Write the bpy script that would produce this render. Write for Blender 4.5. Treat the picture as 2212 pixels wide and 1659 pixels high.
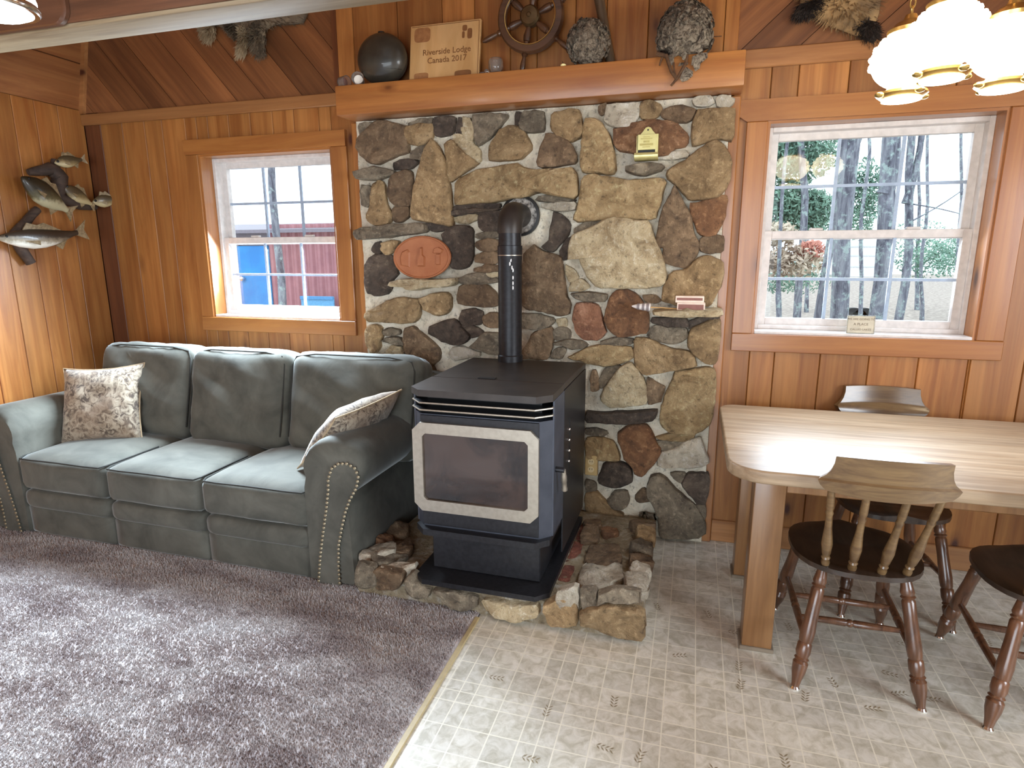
import bpy, bmesh, math, random
import numpy as np
from mathutils import Vector, Matrix, noise as mnoise

for _o in list(bpy.data.objects):
    bpy.data.objects.remove(_o)
SC = bpy.context.scene
COL = SC.collection
rnd = random.Random(7)

# ------------------------------------------------------------------ camera
FPX, PPX, PPY, CAMH = 1318.13, 1106.0, 829.5, 1.52
YAW, PIT, ROL = 0.28795, 0.2098, -0.00283
_f = Vector((-math.sin(YAW) * math.cos(PIT), math.cos(YAW) * math.cos(PIT), -math.sin(PIT)))
_r = Vector((math.cos(YAW), math.sin(YAW), 0))
_u = _r.cross(_f)
_c, _s = math.cos(ROL), math.sin(ROL)
CR, CU, CF = _c * _r + _s * _u, -_s * _r + _c * _u, _f
CAM = Vector((0, 0, CAMH))
cam = bpy.data.cameras.new('camera')
cam.sensor_width = 36.0
cam.sensor_fit = 'HORIZONTAL'
cam.lens = 36.0 * FPX / 2212.0
cam.clip_start = 0.05
co = bpy.data.objects.new('camera', cam)
COL.objects.link(co)
co.matrix_world = Matrix((( CR.x, CU.x, -CF.x, CAM.x), (CR.y, CU.y, -CF.y, CAM.y), (CR.z, CU.z, -CF.z, CAM.z), (0, 0, 0, 1)))
SC.camera = co


def ray(x, y):
    return CR * ((x - PPX) / FPX) - CU * ((y - PPY) / FPX) + CF


def py(x, y, Y):                       # photo pixel on a wall of given y
    d = ray(x, y)
    return CAM + d * (Y / d.y)


def pz(x, y, Z):                       # photo pixel on a level of given z
    d = ray(x, y)
    return CAM + d * ((Z - CAMH) / d.z)


def pxx(x, y, X):                      # photo pixel on a wall of given x
    d = ray(x, y)
    return CAM + d * (X / d.x)


# ------------------------------------------------------------------ light
SC.view_settings.view_transform = 'Standard'
SC.view_settings.look = 'None'
SC.view_settings.gamma = 1.0
SC.view_settings.use_curve_mapping = False
SC.view_settings.exposure = 0.0
W = bpy.data.worlds.new('world')
SC.world = W
W.use_nodes = True
_bg = W.node_tree.nodes['Background']
_bg.inputs[0].default_value = (0.76, 0.89, 1.0, 1)
_bg.inputs[1].default_value = 3.0


def area(name, loc, target, sx, sy, energy, col, spread=math.pi):
    l = bpy.data.lights.new(name, 'AREA')
    l.shape = 'RECTANGLE'
    l.size, l.size_y, l.energy, l.color = sx, sy, energy, col
    l.spread = spread
    o = bpy.data.objects.new(name, l)
    COL.objects.link(o)
    o.location = loc
    o.rotation_euler = (Vector(target) - Vector(loc)).to_track_quat('-Z', 'Y').to_euler()
    return o


# daylight coming in through the patio door and the windows of the room behind the camera
area('patio_door_daylight', (-0.6, -2.93, 1.25), (-0.6, 0, 1.25), 3.2, 2.1, 125, (0.84, 0.92, 1.0))
area('side_window_daylight', (3.12, 0.3, 1.55), (0, 0.9, 0.9), 1.8, 1.3, 105, (0.84, 0.92, 1.0))
# skylight through the two windows in the picture
area('chimney_window_daylight', (-2.495, 3.318, 1.62), (-2.495, 0, -0.9), 0.80, 0.86, 230, (0.70, 0.85, 1.0), math.radians(135))
area('dining_window_daylight', (0.761, 3.318, 1.62), (0.761, 0, -0.9), 0.82, 0.86, 24, (0.70, 0.85, 1.0), math.radians(135))


# ------------------------------------------------------------------ materials
def lin(c):
    return tuple((v / 255 / 12.92 if v <= 10 else ((v / 255 + 0.055) / 1.055) ** 2.4) for v in c) + (1,)


class NT:
    def __init__(s, name):
        s.m = bpy.data.materials.new(name)
        s.m.use_nodes = True
        s.t = s.m.node_tree
        s.b = s.t.nodes['Principled BSDF']

    def n(s, typ, **kw):
        x = s.t.nodes.new(typ)
        for k, v in kw.items():
            if k.startswith('i'):
                x.inputs[int(k[1:])].default_value = v
            else:
                setattr(x, k, v)
        return x

    def l(s, a, b):
        s.t.links.new(a, b)

    def coords(s, rand=0.0):
        tc = s.n('ShaderNodeTexCoord')
        if not rand:
            return tc.outputs['Object']
        oi = s.n('ShaderNodeObjectInfo')
        cx = s.n('ShaderNodeCombineXYZ')
        for k, f in enumerate((rand, rand * 0.73, rand * 0.41)):
            mm = s.n('ShaderNodeMath', operation='MULTIPLY', i1=f)
            s.l(oi.outputs['Random'], mm.inputs[0])
            s.l(mm.outputs[0], cx.inputs[k])
        ad = s.n('ShaderNodeVectorMath', operation='ADD')
        s.l(tc.outputs['Object'], ad.inputs[0])
        s.l(cx.outputs[0], ad.inputs[1])
        return ad.outputs[0]

    def mapping(s, vec, scale, rot=(0, 0, 0), loc=(0, 0, 0)):
        mp = s.n('ShaderNodeMapping')
        mp.inputs['Scale'].default_value = scale
        mp.inputs['Rotation'].default_value = rot
        mp.inputs['Location'].default_value = loc
        s.l(vec, mp.inputs[0])
        return mp.outputs[0]

    def noise(s, vec, scale, detail=5, rough=0.55, dist=0.0):
        x = s.n('ShaderNodeTexNoise')
        x.inputs['Scale'].default_value = scale
        x.inputs['Detail'].default_value = detail
        x.inputs['Roughness'].default_value = rough
        x.inputs['Distortion'].default_value = dist
        s.l(vec, x.inputs['Vector'])
        return x.outputs['Fac']

    def ramp(s, fac, stops):
        x = s.n('ShaderNodeValToRGB')
        e = x.color_ramp.elements
        while len(e) < len(stops):
            e.new(0.5)
        for k, (p, c) in enumerate(stops):
            e[k].position = p
            e[k].color = c if len(c) == 4 else tuple(c) + (1,)
        s.l(fac, x.inputs[0])
        return x.outputs[0]

    def mix(s, fac, a, b, mode='MIX'):
        x = s.n('ShaderNodeMix', data_type='RGBA', blend_type=mode)
        for sock, v in ((x.inputs[0], fac), (x.inputs[6], a), (x.inputs[7], b)):
            if hasattr(v, 'is_linked'):
                s.l(v, sock)
            else:
                sock.default_value = v
        return x.outputs[2]

    def rng(s, v, a, b, c, d):
        x = s.n('ShaderNodeMapRange', i1=a, i2=b, i3=c, i4=d)
        s.l(v, x.inputs[0])
        return x.outputs[0]

    def hue(s, col, valsock, sat=1.0, hsock=None):
        x = s.n('ShaderNodeHueSaturation')
        x.inputs['Saturation'].default_value = sat
        s.l(valsock, x.inputs['Value'])
        if hsock is not None:
            s.l(hsock, x.inputs['Hue'])
        s.l(col, x.inputs['Color'])
        return x.outputs[0]

    def bump(s, h, strength, dist=0.01):
        x = s.n('ShaderNodeBump')
        x.inputs['Strength'].default_value = strength
        x.inputs['Distance'].default_value = dist
        s.l(h, x.inputs['Height'])
        s.l(x.outputs[0], s.b.inputs['Normal'])

    def col(s, c):
        if hasattr(c, 'is_linked'):
            s.l(c, s.b.inputs['Base Color'])
        else:
            s.b.inputs['Base Color'].default_value = c

    def p(s, **kw):
        for k, v in kw.items():
            s.b.inputs[k.replace('_', ' ')].default_value = v


def pine(name, light, dark, axis=2, var=0.3, knots=True, rough=0.42, across=11.0, along=0.8, contrast=1.0, coat=0.0, kd=2.1):
    k = NT(name)
    v = k.coords(37.0)
    sc = [across] * 3
    sc[axis] = along
    g = k.noise(k.mapping(v, sc), 1.0, 7, 0.62, 1.2)
    sc2 = [across * 3.7] * 3
    sc2[axis] = along * 1.6
    g2 = k.noise(k.mapping(v, sc2), 1.0, 4, 0.6, 0.4)
    c = k.ramp(g, [(0.34, lin(dark)), (0.62, lin(light))])
    c = k.mix(k.rng(g2, 0.35, 0.7, 0.0, 0.35 * contrast), c, lin(tuple(x * 0.72 for x in dark)))
    sc3 = [3.0] * 3
    sc3[axis] = 0.5
    g3 = k.noise(k.mapping(v, sc3), 1.0, 2)
    oi = k.n('ShaderNodeObjectInfo')
    c = k.hue(c, k.rng(g3, 0.3, 0.7, 0.82, 1.15))
    c = k.hue(c, k.rng(oi.outputs['Random'], 0, 1, 1 - var, 1 + var * 0.55))
    if knots:
        sk = [kd * 1.7] * 3
        sk[axis] = kd * 0.8
        vo = k.n('ShaderNodeTexVoronoi', feature='F1')
        vo.inputs['Scale'].default_value = 1.0
        k.l(k.mapping(v, sk), vo.inputs['Vector'])
        kk = k.ramp(vo.outputs['Distance'], [(0.035, (1, 1, 1)), (0.075, (0.35, 0.35, 0.35)), (0.15, (0, 0, 0))])
        c = k.mix(kk, c, lin((72, 32, 16)))
    k.col(c)
    k.p(Roughness=rough)
    if coat:
        k.p(Coat_Weight=coat, Coat_Roughness=0.18)
    k.bump(g, 0.12, 0.004)
    return k.m


def plain(name, c, rough=0.5, metal=0.0, var=0.0, nscale=30, bump=0.0, c2=None, detail=4, **kw):
    k = NT(name)
    v = k.coords(11.0)
    n = k.noise(v, nscale, detail)
    base = k.ramp(n, [(0.35, lin(c)), (0.65, lin(c2 or tuple(min(255, x * 1.08) for x in c)))])
    if var:
        oi = k.n('ShaderNodeObjectInfo')
        base = k.hue(base, k.rng(oi.outputs['Random'], 0, 1, 1 - var, 1 + var))
    k.col(base)
    k.p(Roughness=rough, Metallic=metal, **kw)
    if bump:
        k.bump(n, bump, 0.01)
    return k.m


def stone_mat(name, a, b, c, spk=0.25):
    k = NT(name)
    v = k.coords(23.0)
    n1 = k.noise(v, 9.0, 9, 0.68, 0.9)
    n2 = k.noise(v, 38.0, 5, 0.7)
    n3 = k.noise(v, 3.0, 2)
    col = k.ramp(n1, [(0.3, lin(b)), (0.52, lin(a)), (0.74, lin(c))])
    col = k.mix(k.rng(n2, 0.55, 0.75, 0, spk * 1.6), col, lin(tuple(min(255, x * 1.35 + 12) for x in c)))
    col = k.mix(k.rng(n2, 0.44, 0.28, 0, 0.75), col, lin(tuple(x * 0.5 for x in b)))
    oi = k.n('ShaderNodeObjectInfo')
    col = k.hue(col, k.rng(oi.outputs['Random'], 0, 1, 0.86, 1.14))
    col = k.hue(col, k.rng(n3, 0.3, 0.7, 0.86, 1.12))
    k.col(col)
    k.p(Roughness=0.85)
    h = k.mix(0.5, n1, n2)
    k.bump(h, 1.0, 0.03)
    return k.m


M = {}
M['pine_v'] = pine('pine_boards', (180, 122, 64), (146, 88, 40), 2, 0.2)
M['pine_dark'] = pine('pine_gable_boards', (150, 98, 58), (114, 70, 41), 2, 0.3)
M['pine_y'] = pine('pine_slope_boards', (164, 110, 64), (134, 82, 44), 1, 0.2)
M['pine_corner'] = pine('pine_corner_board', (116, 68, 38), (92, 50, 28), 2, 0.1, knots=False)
M['pine_trim_x'] = pine('pine_trim_across', (178, 124, 74), (150, 98, 54), 0, 0.1, coat=0.3)
M['casing_x'] = pine('window_casing_across', (168, 110, 54), (144, 86, 38), 0, 0.07, coat=0.5, contrast=0.5, kd=1.5)
M['casing_z'] = pine('window_casing_upright', (168, 110, 54), (144, 86, 38), 2, 0.07, coat=0.5, contrast=0.5, kd=1.5)
M['mantel'] = pine('mantel_timber', (180, 120, 62), (154, 92, 46), 0, 0.05, coat=0.25, kd=2.6)
M['beam'] = pine('beam_lit_timber', (176, 158, 126), (134, 114, 86), 0, 0.05, rough=0.6, kd=1.2)
M['table'] = pine('table_top_wood', (196, 172, 142), (164, 136, 104), 0, 0.05, knots=False, rough=0.48, across=16, along=1.6, coat=0.08, contrast=1.6)
M['table_leg'] = pine('table_leg_wood', (160, 118, 76), (128, 88, 52), 2, 0.08, rough=0.35, coat=0.3)
M['chair'] = pine('chair_wood', (116, 78, 54), (74, 46, 30), 2, 0.06, knots=False, rough=0.3, across=26, along=3, coat=0.55)
M['chair_x'] = pine('chair_wood_across', (126, 100, 66), (92, 68, 44), 0, 0.06, knots=False, rough=0.3, across=26, along=3, coat=0.55)
M['chair_seat'] = pine('chair_seat_wood', (62, 46, 36), (38, 28, 22), 1, 0.06, knots=False, rough=0.35, across=26, along=3, coat=0.4)
M['mortar'] = stone_mat('mortar', (226, 216, 194), (190, 178, 154), (238, 232, 216), 0.1)
ST = {
    'T': stone_mat('tan_stone', (150, 124, 88), (106, 84, 58), (184, 158, 120)),
    'Y': stone_mat('golden_stone', (168, 142, 102), (122, 98, 66), (198, 174, 134)),
    'B': stone_mat('brown_stone', (120, 98, 74), (78, 62, 48), (154, 130, 102)),
    'G': stone_mat('grey_brown_stone', (122, 110, 92), (80, 71, 60), (160, 147, 124)),
    'D': stone_mat('dark_stone', (82, 70, 60), (54, 46, 40), (116, 102, 86)),
    'R': stone_mat('rust_stone', (134, 96, 66), (98, 68, 48), (182, 146, 112)),
    'O': stone_mat('orange_brown_stone', (122, 86, 58), (82, 58, 42), (160, 122, 86)),
    'P': stone_mat('pink_stone', (160, 112, 84), (124, 84, 64), (188, 142, 114)),
    'L': stone_mat('cream_stone', (184, 166, 132), (136, 116, 86), (208, 196, 166)),
    'W': stone_mat('whitish_stone', (186, 176, 156), (146, 134, 116), (214, 208, 194)),
}
M['black_metal'] = plain('black_stove_metal', (30, 30, 33), 0.38, 0.3, nscale=60, c2=(40, 40, 44), detail=2)
M['stove_top'] = plain('stove_top_metal', (52, 47, 44), 0.42, 0.3, nscale=12, c2=(62, 56, 52))
M['blue_metal'] = plain('stove_side_metal', (64, 68, 78), 0.42, 0.35, nscale=14, c2=(74, 78, 88))
M['steel'] = plain('brushed_steel', (168, 160, 146), 0.36, 0.75, nscale=50, c2=(180, 172, 158))
M['chrome'] = plain('polished_steel', (220, 220, 218), 0.16, 1.0)
M['black'] = plain('matte_black', (18, 18, 18), 0.5)
k = NT('stove_glass')
v = k.coords()
k.col(k.ramp(k.noise(v, 3.2, 4, 0.6, 1.0), [(0.38, lin((22, 18, 16))), (0.62, lin((66, 52, 45)))]))
k.p(Roughness=0.12, Coat_Weight=0.6, Coat_Roughness=0.03)
M['stove_glass'] = k.m
M['brass'] = plain('brass', (190, 160, 96), 0.28, 0.9, nscale=20, c2=(206, 178, 112))
M['pale_brass'] = plain('pale_brass', (196, 184, 120), 0.35, 0.55, nscale=20, c2=(206, 196, 136))
M['vinyl_white'] = plain('white_window_vinyl', (198, 192, 188), 0.35)
M['muntin'] = plain('window_grid', (150, 166, 186), 0.4)
k = NT('window_glass')
k.t.nodes.remove(k.b)
out = k.t.nodes['Material Output']
fr = k.n('ShaderNodeFresnel')
fr.inputs[0].default_value = 1.45
tr = k.n('ShaderNodeBsdfTransparent')
gl = k.n('ShaderNodeBsdfGlossy')
gl.inputs['Roughness'].default_value = 0.02
mx = k.n('ShaderNodeMixShader')
k.l(fr.outputs[0], mx.inputs[0])
k.l(tr.outputs[0], mx.inputs[1])
k.l(gl.outputs[0], mx.inputs[2])
k.l(mx.outputs[0], out.inputs[0])
M['glass'] = k.m
k = NT('clear_glass')
k.p(Roughness=0.05, Transmission_Weight=0.9, IOR=1.45)
k.col(lin((225, 225, 220)))
M['clear_glass'] = k.m


def suede(name, a, b):
    k = NT(name)
    v = k.coords()
    n = k.noise(v, 5.0, 5, 0.6, 0.5)
    n2 = k.noise(v, 240, 3, 0.7)
    k.col(k.ramp(n, [(0.3, lin(b)), (0.68, lin(a))]))
    k.p(Roughness=0.9, Sheen_Weight=0.8, Sheen_Roughness=0.3)
    k.b.inputs['Sheen Tint'].default_value = lin((200, 206, 206))
    k.bump(n2, 0.25, 0.002)
    return k.m


M['suede'] = suede('grey_green_suede', (97, 96, 87), (66, 66, 59))
M['piping'] = plain('dark_piping', (44, 44, 40), 0.9)
k = NT('patterned_pillow_cloth')
v = k.coords(3.0)
n = k.noise(v, 26, 4, 0.65, 1.4)
n2 = k.noise(v, 7, 3)
c = k.ramp(n, [(0.40, lin((80, 68, 58))), (0.47, lin((134, 120, 102))), (0.6, lin((174, 162, 142)))])
c = k.mix(k.rng(n2, 0.45, 0.65, 0, 0.7), c, lin((140, 120, 100)))
k.col(c)
k.p(Roughness=0.9, Sheen_Weight=0.3)
k.bump(n, 0.2, 0.004)
M['pillow'] = k.m

# sheet vinyl printed with small marbled tiles
k = NT('printed_sheet_vinyl')
v = k.coords()
sx = k.n('ShaderNodeSeparateXYZ')
k.l(v, sx.inputs[0])


def lines(sock, off, period, offs, wd):
    a = k.n('ShaderNodeMath', operation='SUBTRACT', i1=off)
    k.l(sock, a.inputs[0])
    outs = []
    for o_ in offs:
        b = k.n('ShaderNodeMath', operation='SUBTRACT', i1=o_)
        k.l(a.outputs[0], b.inputs[0])
        d = k.n('ShaderNodeMath', operation='PINGPONG', i1=period / 2)
        e = k.n('ShaderNodeMath', operation='ABSOLUTE')
        f = k.n('ShaderNodeMath', operation='WRAP', i1=period / 2, i2=-period / 2)
        k.l(b.outputs[0], f.inputs[0])
        k.l(f.outputs[0], e.inputs[0])
        k.t.nodes.remove(d)
        outs.append(e.outputs[0])
    r = outs[0]
    for q in outs[1:]:
        mn = k.n('ShaderNodeMath', operation='MINIMUM')
        k.l(r, mn.inputs[0])
        k.l(q, mn.inputs[1])
        r = mn.outputs[0]
    return k.rng(r, wd * 0.55, wd, 1, 0)


offs = (0.0, 0.10, 0.158, 0.214)
gx = lines(sx.outputs[0], 0.084, 0.32, offs, 0.0027)
gy = lines(sx.outputs[1], 1.603, 0.32, (0.0, 0.107, 0.160, 0.213), 0.0027)
mxg = k.n('ShaderNodeMath', operation='MAXIMUM')
k.l(gx, mxg.inputs[0])
k.l(gy, mxg.inputs[1])


def cell(sock, off):
    a = k.n('ShaderNodeMath', operation='SUBTRACT', i1=off)
    b = k.n('ShaderNodeMath', operation='DIVIDE', i1=0.1067)
    f = k.n('ShaderNodeMath', operation='FLOOR')
    k.l(sock, a.inputs[0])
    k.l(a.outputs[0], b.inputs[0])
    k.l(b.outputs[0], f.inputs[0])
    return f.outputs[0]


cc = k.n('ShaderNodeCombineXYZ')
k.l(cell(sx.outputs[0], 0.084), cc.inputs[0])
k.l(cell(sx.outputs[1], 1.603), cc.inputs[1])
wn = k.n('ShaderNodeTexWhiteNoise', noise_dimensions='2D')
k.l(cc.outputs[0], wn.inputs['Vector'])
n = k.noise(v, 22, 6, 0.65, 0.8)
base = k.ramp(n, [(0.36, lin((186, 181, 164))), (0.5, lin((207, 203, 189))), (0.64, lin((223, 220, 209)))])
base = k.hue(base, k.rng(wn.outputs['Value'], 0, 1, 0.84, 1.06))
base = k.mix(mxg.outputs[0], base, lin((228, 224, 208)))
k.col(base)
k.p(Roughness=0.38, Coat_Weight=0.1)
M['vinyl'] = k.m
M['leaf_print'] = plain('printed_leaf_ink', (138, 126, 102), 0.4)

k = NT('mauve_carpet')
v = k.coords()
n = k.noise(k.mapping(v, (1, 2.2, 1)), 3.2, 5, 0.6, 0.6)
n2 = k.noise(v, 85, 4, 0.8)
c = k.ramp(n, [(0.34, lin((124, 107, 105))), (0.5, lin((172, 162, 159))), (0.64, lin((196, 191, 189)))])
c = k.mix(k.rng(n2, 0.3, 0.7, 0.0, 0.5), c, lin((226, 220, 220)))
k.col(c)
k.p(Roughness=1.0, Sheen_Weight=0.2)
k.bump(n2, 0.8, 0.01)
M['carpet'] = k.m


# ------------------------------------------------------------------ mesh helpers
class MB:
    def __init__(s):
        s.v, s.f = [], []

    def add(s, vs, fs):
        n = len(s.v)
        s.v += [tuple(p) for p in vs]
        s.f += [tuple(i + n for i in q) for q in fs]
        return s

    def box(s, x0, x1, y0, y1, z0, z1):
        return s.add([(x, y, z) for z in (z0, z1) for y in (y0, y1) for x in (x0, x1)],
                     [(0, 2, 3, 1), (4, 5, 7, 6), (0, 1, 5, 4), (2, 6, 7, 3), (0, 4, 6, 2), (1, 3, 7, 5)])

    def bbox(s, x0, x1, y0, y1, z0, z1, b=0.004, seg=1):
        bm = bmesh.new()
        bmesh.ops.create_cube(bm, size=1)
        for q in bm.verts:
            q.co = ((x0 + x1) / 2 + q.co.x * (x1 - x0), (y0 + y1) / 2 + q.co.y * (y1 - y0), (z0 + z1) / 2 + q.co.z * (z1 - z0))
        bmesh.ops.bevel(bm, geom=list(bm.edges), offset=b, segments=seg, affect='EDGES', profile=0.5)
        return s.bm(bm)

    def bm(s, bm):
        bm.verts.index_update()
        s.add([q.co[:] for q in bm.verts], [[q.index for q in f.verts] for f in bm.faces])
        bm.free()
        return s

    def tube(s, pts, r, n=8, cap=True, closed=False):
        pts = [Vector(p) for p in pts]
        m = len(pts)
        rs = r if hasattr(r, '__len__') else [r] * m
        base = len(s.v)
        nx = None
        for i, p in enumerate(pts):
            a = pts[i - 1] if (i or closed) else p
            b = pts[(i + 1) % m] if (i < m - 1 or closed) else p
            t = (b - a).normalized()
            if nx is None:
                nx = t.orthogonal().normalized()
            else:
                nx = (nx - t * nx.dot(t))
                nx = nx.normalized() if nx.length > 1e-6 else t.orthogonal().normalized()
            by = t.cross(nx)
            for j in range(n):
                w = 2 * math.pi * j / n
                s.v.append(tuple(p + (nx * math.cos(w) + by * math.sin(w)) * rs[i]))
        for i in range(m if closed else m - 1):
            i2 = (i + 1) % m
            for j in range(n):
                j2 = (j + 1) % n
                s.f.append((base + i * n + j, base + i * n + j2, base + i2 * n + j2, base + i2 * n + j))
        if cap and not closed:
            s.f.append(tuple(base + j for j in reversed(range(n))))
            s.f.append(tuple(base + (m - 1) * n + j for j in range(n)))
        return s

    def lathe(s, prof, n=20, o=(0, 0, 0), ax=(0, 0, 1)):
        # prof: (radius, height)
        ax = Vector(ax).normalized()
        e1 = ax.orthogonal().normalized()
        e2 = ax.cross(e1)
        o = Vector(o)
        base = len(s.v)
        for r, h in prof:
            for j in range(n):
                w = 2 * math.pi * j / n
                s.v.append(tuple(o + ax * h + (e1 * math.cos(w) + e2 * math.sin(w)) * max(r, 1e-5)))
        for i in range(len(prof) - 1):
            for j in range(n):
                j2 = (j + 1) % n
                s.f.append((base + i * n + j, base + i * n + j2, base + (i + 1) * n + j2, base + (i + 1) * n + j))
        s.f.append(tuple(base + j for j in reversed(range(n))))
        s.f.append(tuple(base + (len(prof) - 1) * n + j for j in range(n)))
        return s

    def prism(s, poly, fn, a, b):
        # poly: list of 2-D points, fn(u, v, w) -> 3-D, extruded from w=a to w=b
        n = len(poly)
        return s.add([fn(u, v_, a) for u, v_ in poly] + [fn(u, v_, b) for u, v_ in poly],
                     [tuple(reversed(range(n))), tuple(range(n, 2 * n))] + [(i, (i + 1) % n, n + (i + 1) % n, n + i) for i in range(n)])

    def sphere(s, c, r, n=16, m=10, fn=None):
        c = Vector(c)
        rr = r if hasattr(r, '__len__') else (r, r, r)
        base = len(s.v)
        for i in range(m + 1):
            t = math.pi * i / m
            for j in range(n):
                w = 2 * math.pi * j / n
                d = Vector((math.sin(t) * math.cos(w), math.sin(t) * math.sin(w), math.cos(t)))
                q = fn(d) if fn else 1.0
                s.v.append((c.x + d.x * rr[0] * q, c.y + d.y * rr[1] * q, c.z + d.z * rr[2] * q))
        for i in range(m):
            for j in range(n):
                j2 = (j + 1) % n
                s.f.append((base + i * n + j, base + (i + 1) * n + j, base + (i + 1) * n + j2, base + i * n + j2))
        return s

    def xf(s, mat):
        s.v = [tuple(mat @ Vector(p)) for p in s.v]
        return s

    def build(s, name, mat, parent=None, smooth=True, ang=35, clean=True):
        me = bpy.data.meshes.new(name)
        o0 = ORG.get(parent.name, (0, 0, 0)) if parent else (0, 0, 0)
        me.from_pydata([(p[0] - o0[0], p[1] - o0[1], p[2] - o0[2]) for p in s.v], [], s.f)
        if clean:
            bm = bmesh.new()
            bm.from_mesh(me)
            bmesh.ops.recalc_face_normals(bm, faces=bm.faces)
            bm.to_mesh(me)
            bm.free()
        if smooth:
            me.polygons.foreach_set('use_smooth', [True] * len(me.polygons))
            me.set_sharp_from_angle(angle=math.radians(ang))
        o = bpy.data.objects.new(name, me)
        COL.objects.link(o)
        me.materials.append(mat)
        if parent:
            o.parent = parent
            ORG[o.name] = o0
        return o


ORG = {}


def tag(o, label=None, cat=None, group=None, kind=None):
    for kk, vv in (('label', label), ('category', cat), ('group', group), ('kind', kind)):
        if vv:
            o[kk] = vv
    return o


def thing(name, label, cat, loc=(0, 0, 0), group=None, kind=None):
    o = bpy.data.objects.new(name, None)
    COL.objects.link(o)
    o.location = loc
    ORG[o.name] = tuple(loc)
    return tag(o, label, cat, group, kind)


def copy_tree(o, parent=None):
    c = o.copy()
    COL.objects.link(c)
    c.parent = parent
    for ch in o.children:
        copy_tree(ch, c)
    return c


def wob(p, sc, amp, seed=0.0):
    return mnoise.noise(Vector((p[0] * sc + seed, p[1] * sc - seed, p[2] * sc + seed * 0.5))) * amp

# ================================================================== the setting
XL, YW, YS, XR, YF, ZC = -3.84, 3.25, 3.20, 3.2, -3.0, 3.3
st = dict(kind='structure')
tag(MB().box(-0.806, XR, YF, YW, -0.05, 0.0).build('floor', M['vinyl'], smooth=False), 'cream printed sheet vinyl floor', **st)
tag(MB().box(XL, -0.812, YF, YW, -0.05, 0.006).build('floor_carpet', M['carpet'], smooth=False), 'mauve grey wall to wall carpet', **st)
tag(MB().bbox(-0.818, -0.796, YF, 2.20, 0.0, 0.009, 0.003).build('trim_1', plain('carpet_edge_strip', (170, 154, 116), 0.5)), 'pale strip where the carpet meets the vinyl', **st)

# printed leaf sprigs on the vinyl
mb = MB()
for q in range(95):
    cx = 0.084 - 0.96 + 0.1067 * rnd.randint(0, 26) + 0.05
    cy = 1.603 - 0.64 + 0.1067 * rnd.randint(0, 20) + 0.05
    if cx < -0.74 or (cx < -0.1 and cy > 2.15):
        continue
    an = rnd.choice((0, math.pi / 2)) + rnd.uniform(-0.3, 0.3)
    d = Vector((math.cos(an), math.sin(an), 0))
    e = Vector((-d.y, d.x, 0))
    c0 = Vector((cx, cy, 0.0006))
    for j in range(4):
        for sgn in (-1, 1):
            a0 = c0 + d * (j * 0.014 - 0.03)
            dr = (d * 0.8 + e * sgn * 0.75).normalized()
            w = Vector((-dr.y, dr.x, 0)) * 0.0026
            L = 0.018 + 0.004 * rnd.random()
            mb.add([a0, a0 + dr * L * 0.5 + w, a0 + dr * L, a0 + dr * L * 0.5 - w], [(0, 1, 2, 3)])
fl = bpy.data.objects['floor']
tag(mb.build('leaf_print', M['leaf_print'], fl, smooth=False, clean=False), 'small grey printed leaf sprigs', kind='stuff')

# carpet pile
rs = np.random.RandomState(3)
NP = 190000
px_ = rs.uniform(-3.80, -0.825, NP)
py_ = 0.75 + 1.52 * rs.uniform(0, 1, NP) ** 0.9
h = rs.uniform(0.006, 0.014, NP)
ang = rs.uniform(0, 2 * np.pi, NP)
ln = rs.uniform(0.001, 0.008, NP)
la = rs.uniform(0, 2 * np.pi, NP)
w = rs.uniform(0.002, 0.0038, NP)
V = np.zeros((NP, 3, 3))
V[:, 0] = np.stack([px_ - np.cos(ang) * w, py_ - np.sin(ang) * w, np.full(NP, 0.005)], 1)
V[:, 1] = np.stack([px_ + np.cos(ang) * w, py_ + np.sin(ang) * w, np.full(NP, 0.005)], 1)
V[:, 2] = np.stack([px_ + np.cos(la) * ln, py_ + np.sin(la) * ln, 0.006 + h], 1)
me = bpy.data.meshes.new('carpet_pile')
me.vertices.add(NP * 3)
me.vertices.foreach_set('co', V.reshape(-1))
me.loops.add(NP * 3)
me.loops.foreach_set('vertex_index', np.arange(NP * 3, dtype=np.int32))
me.polygons.add(NP)
me.polygons.foreach_set('loop_start', np.arange(0, NP * 3, 3, dtype=np.int32))
me.update()
me.materials.append(M['carpet'])
o = bpy.data.objects.new('carpet_pile', me)
COL.objects.link(o)
o.parent = bpy.data.objects['floor_carpet']
tag(o, 'short tufted carpet pile', kind='stuff')


# ---- walls
OPEN = {1: (-2.96, -2.03, 1.13, 2.12), 2: (0.285, 1.237, 1.13, 2.12)}


def solid_wall(name, x0, x1, holes, z1, ya, yb, mat, lab):
    mb = MB()
    xs = sorted({x0, x1} | {h for hh in holes for h in hh[:2]})
    for a, b in zip(xs, xs[1:]):
        hh = [h for h in holes if h[0] <= a + 1e-6 and h[1] >= b - 1e-6]
        if hh:
            mb.box(a, b, ya, yb, 0, hh[0][2])
            mb.box(a, b, ya, yb, hh[0][3], z1)
        else:
            mb.box(a, b, ya, yb, 0, z1)
    return tag(mb.build(name, mat, smooth=False), lab, **st)


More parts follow.
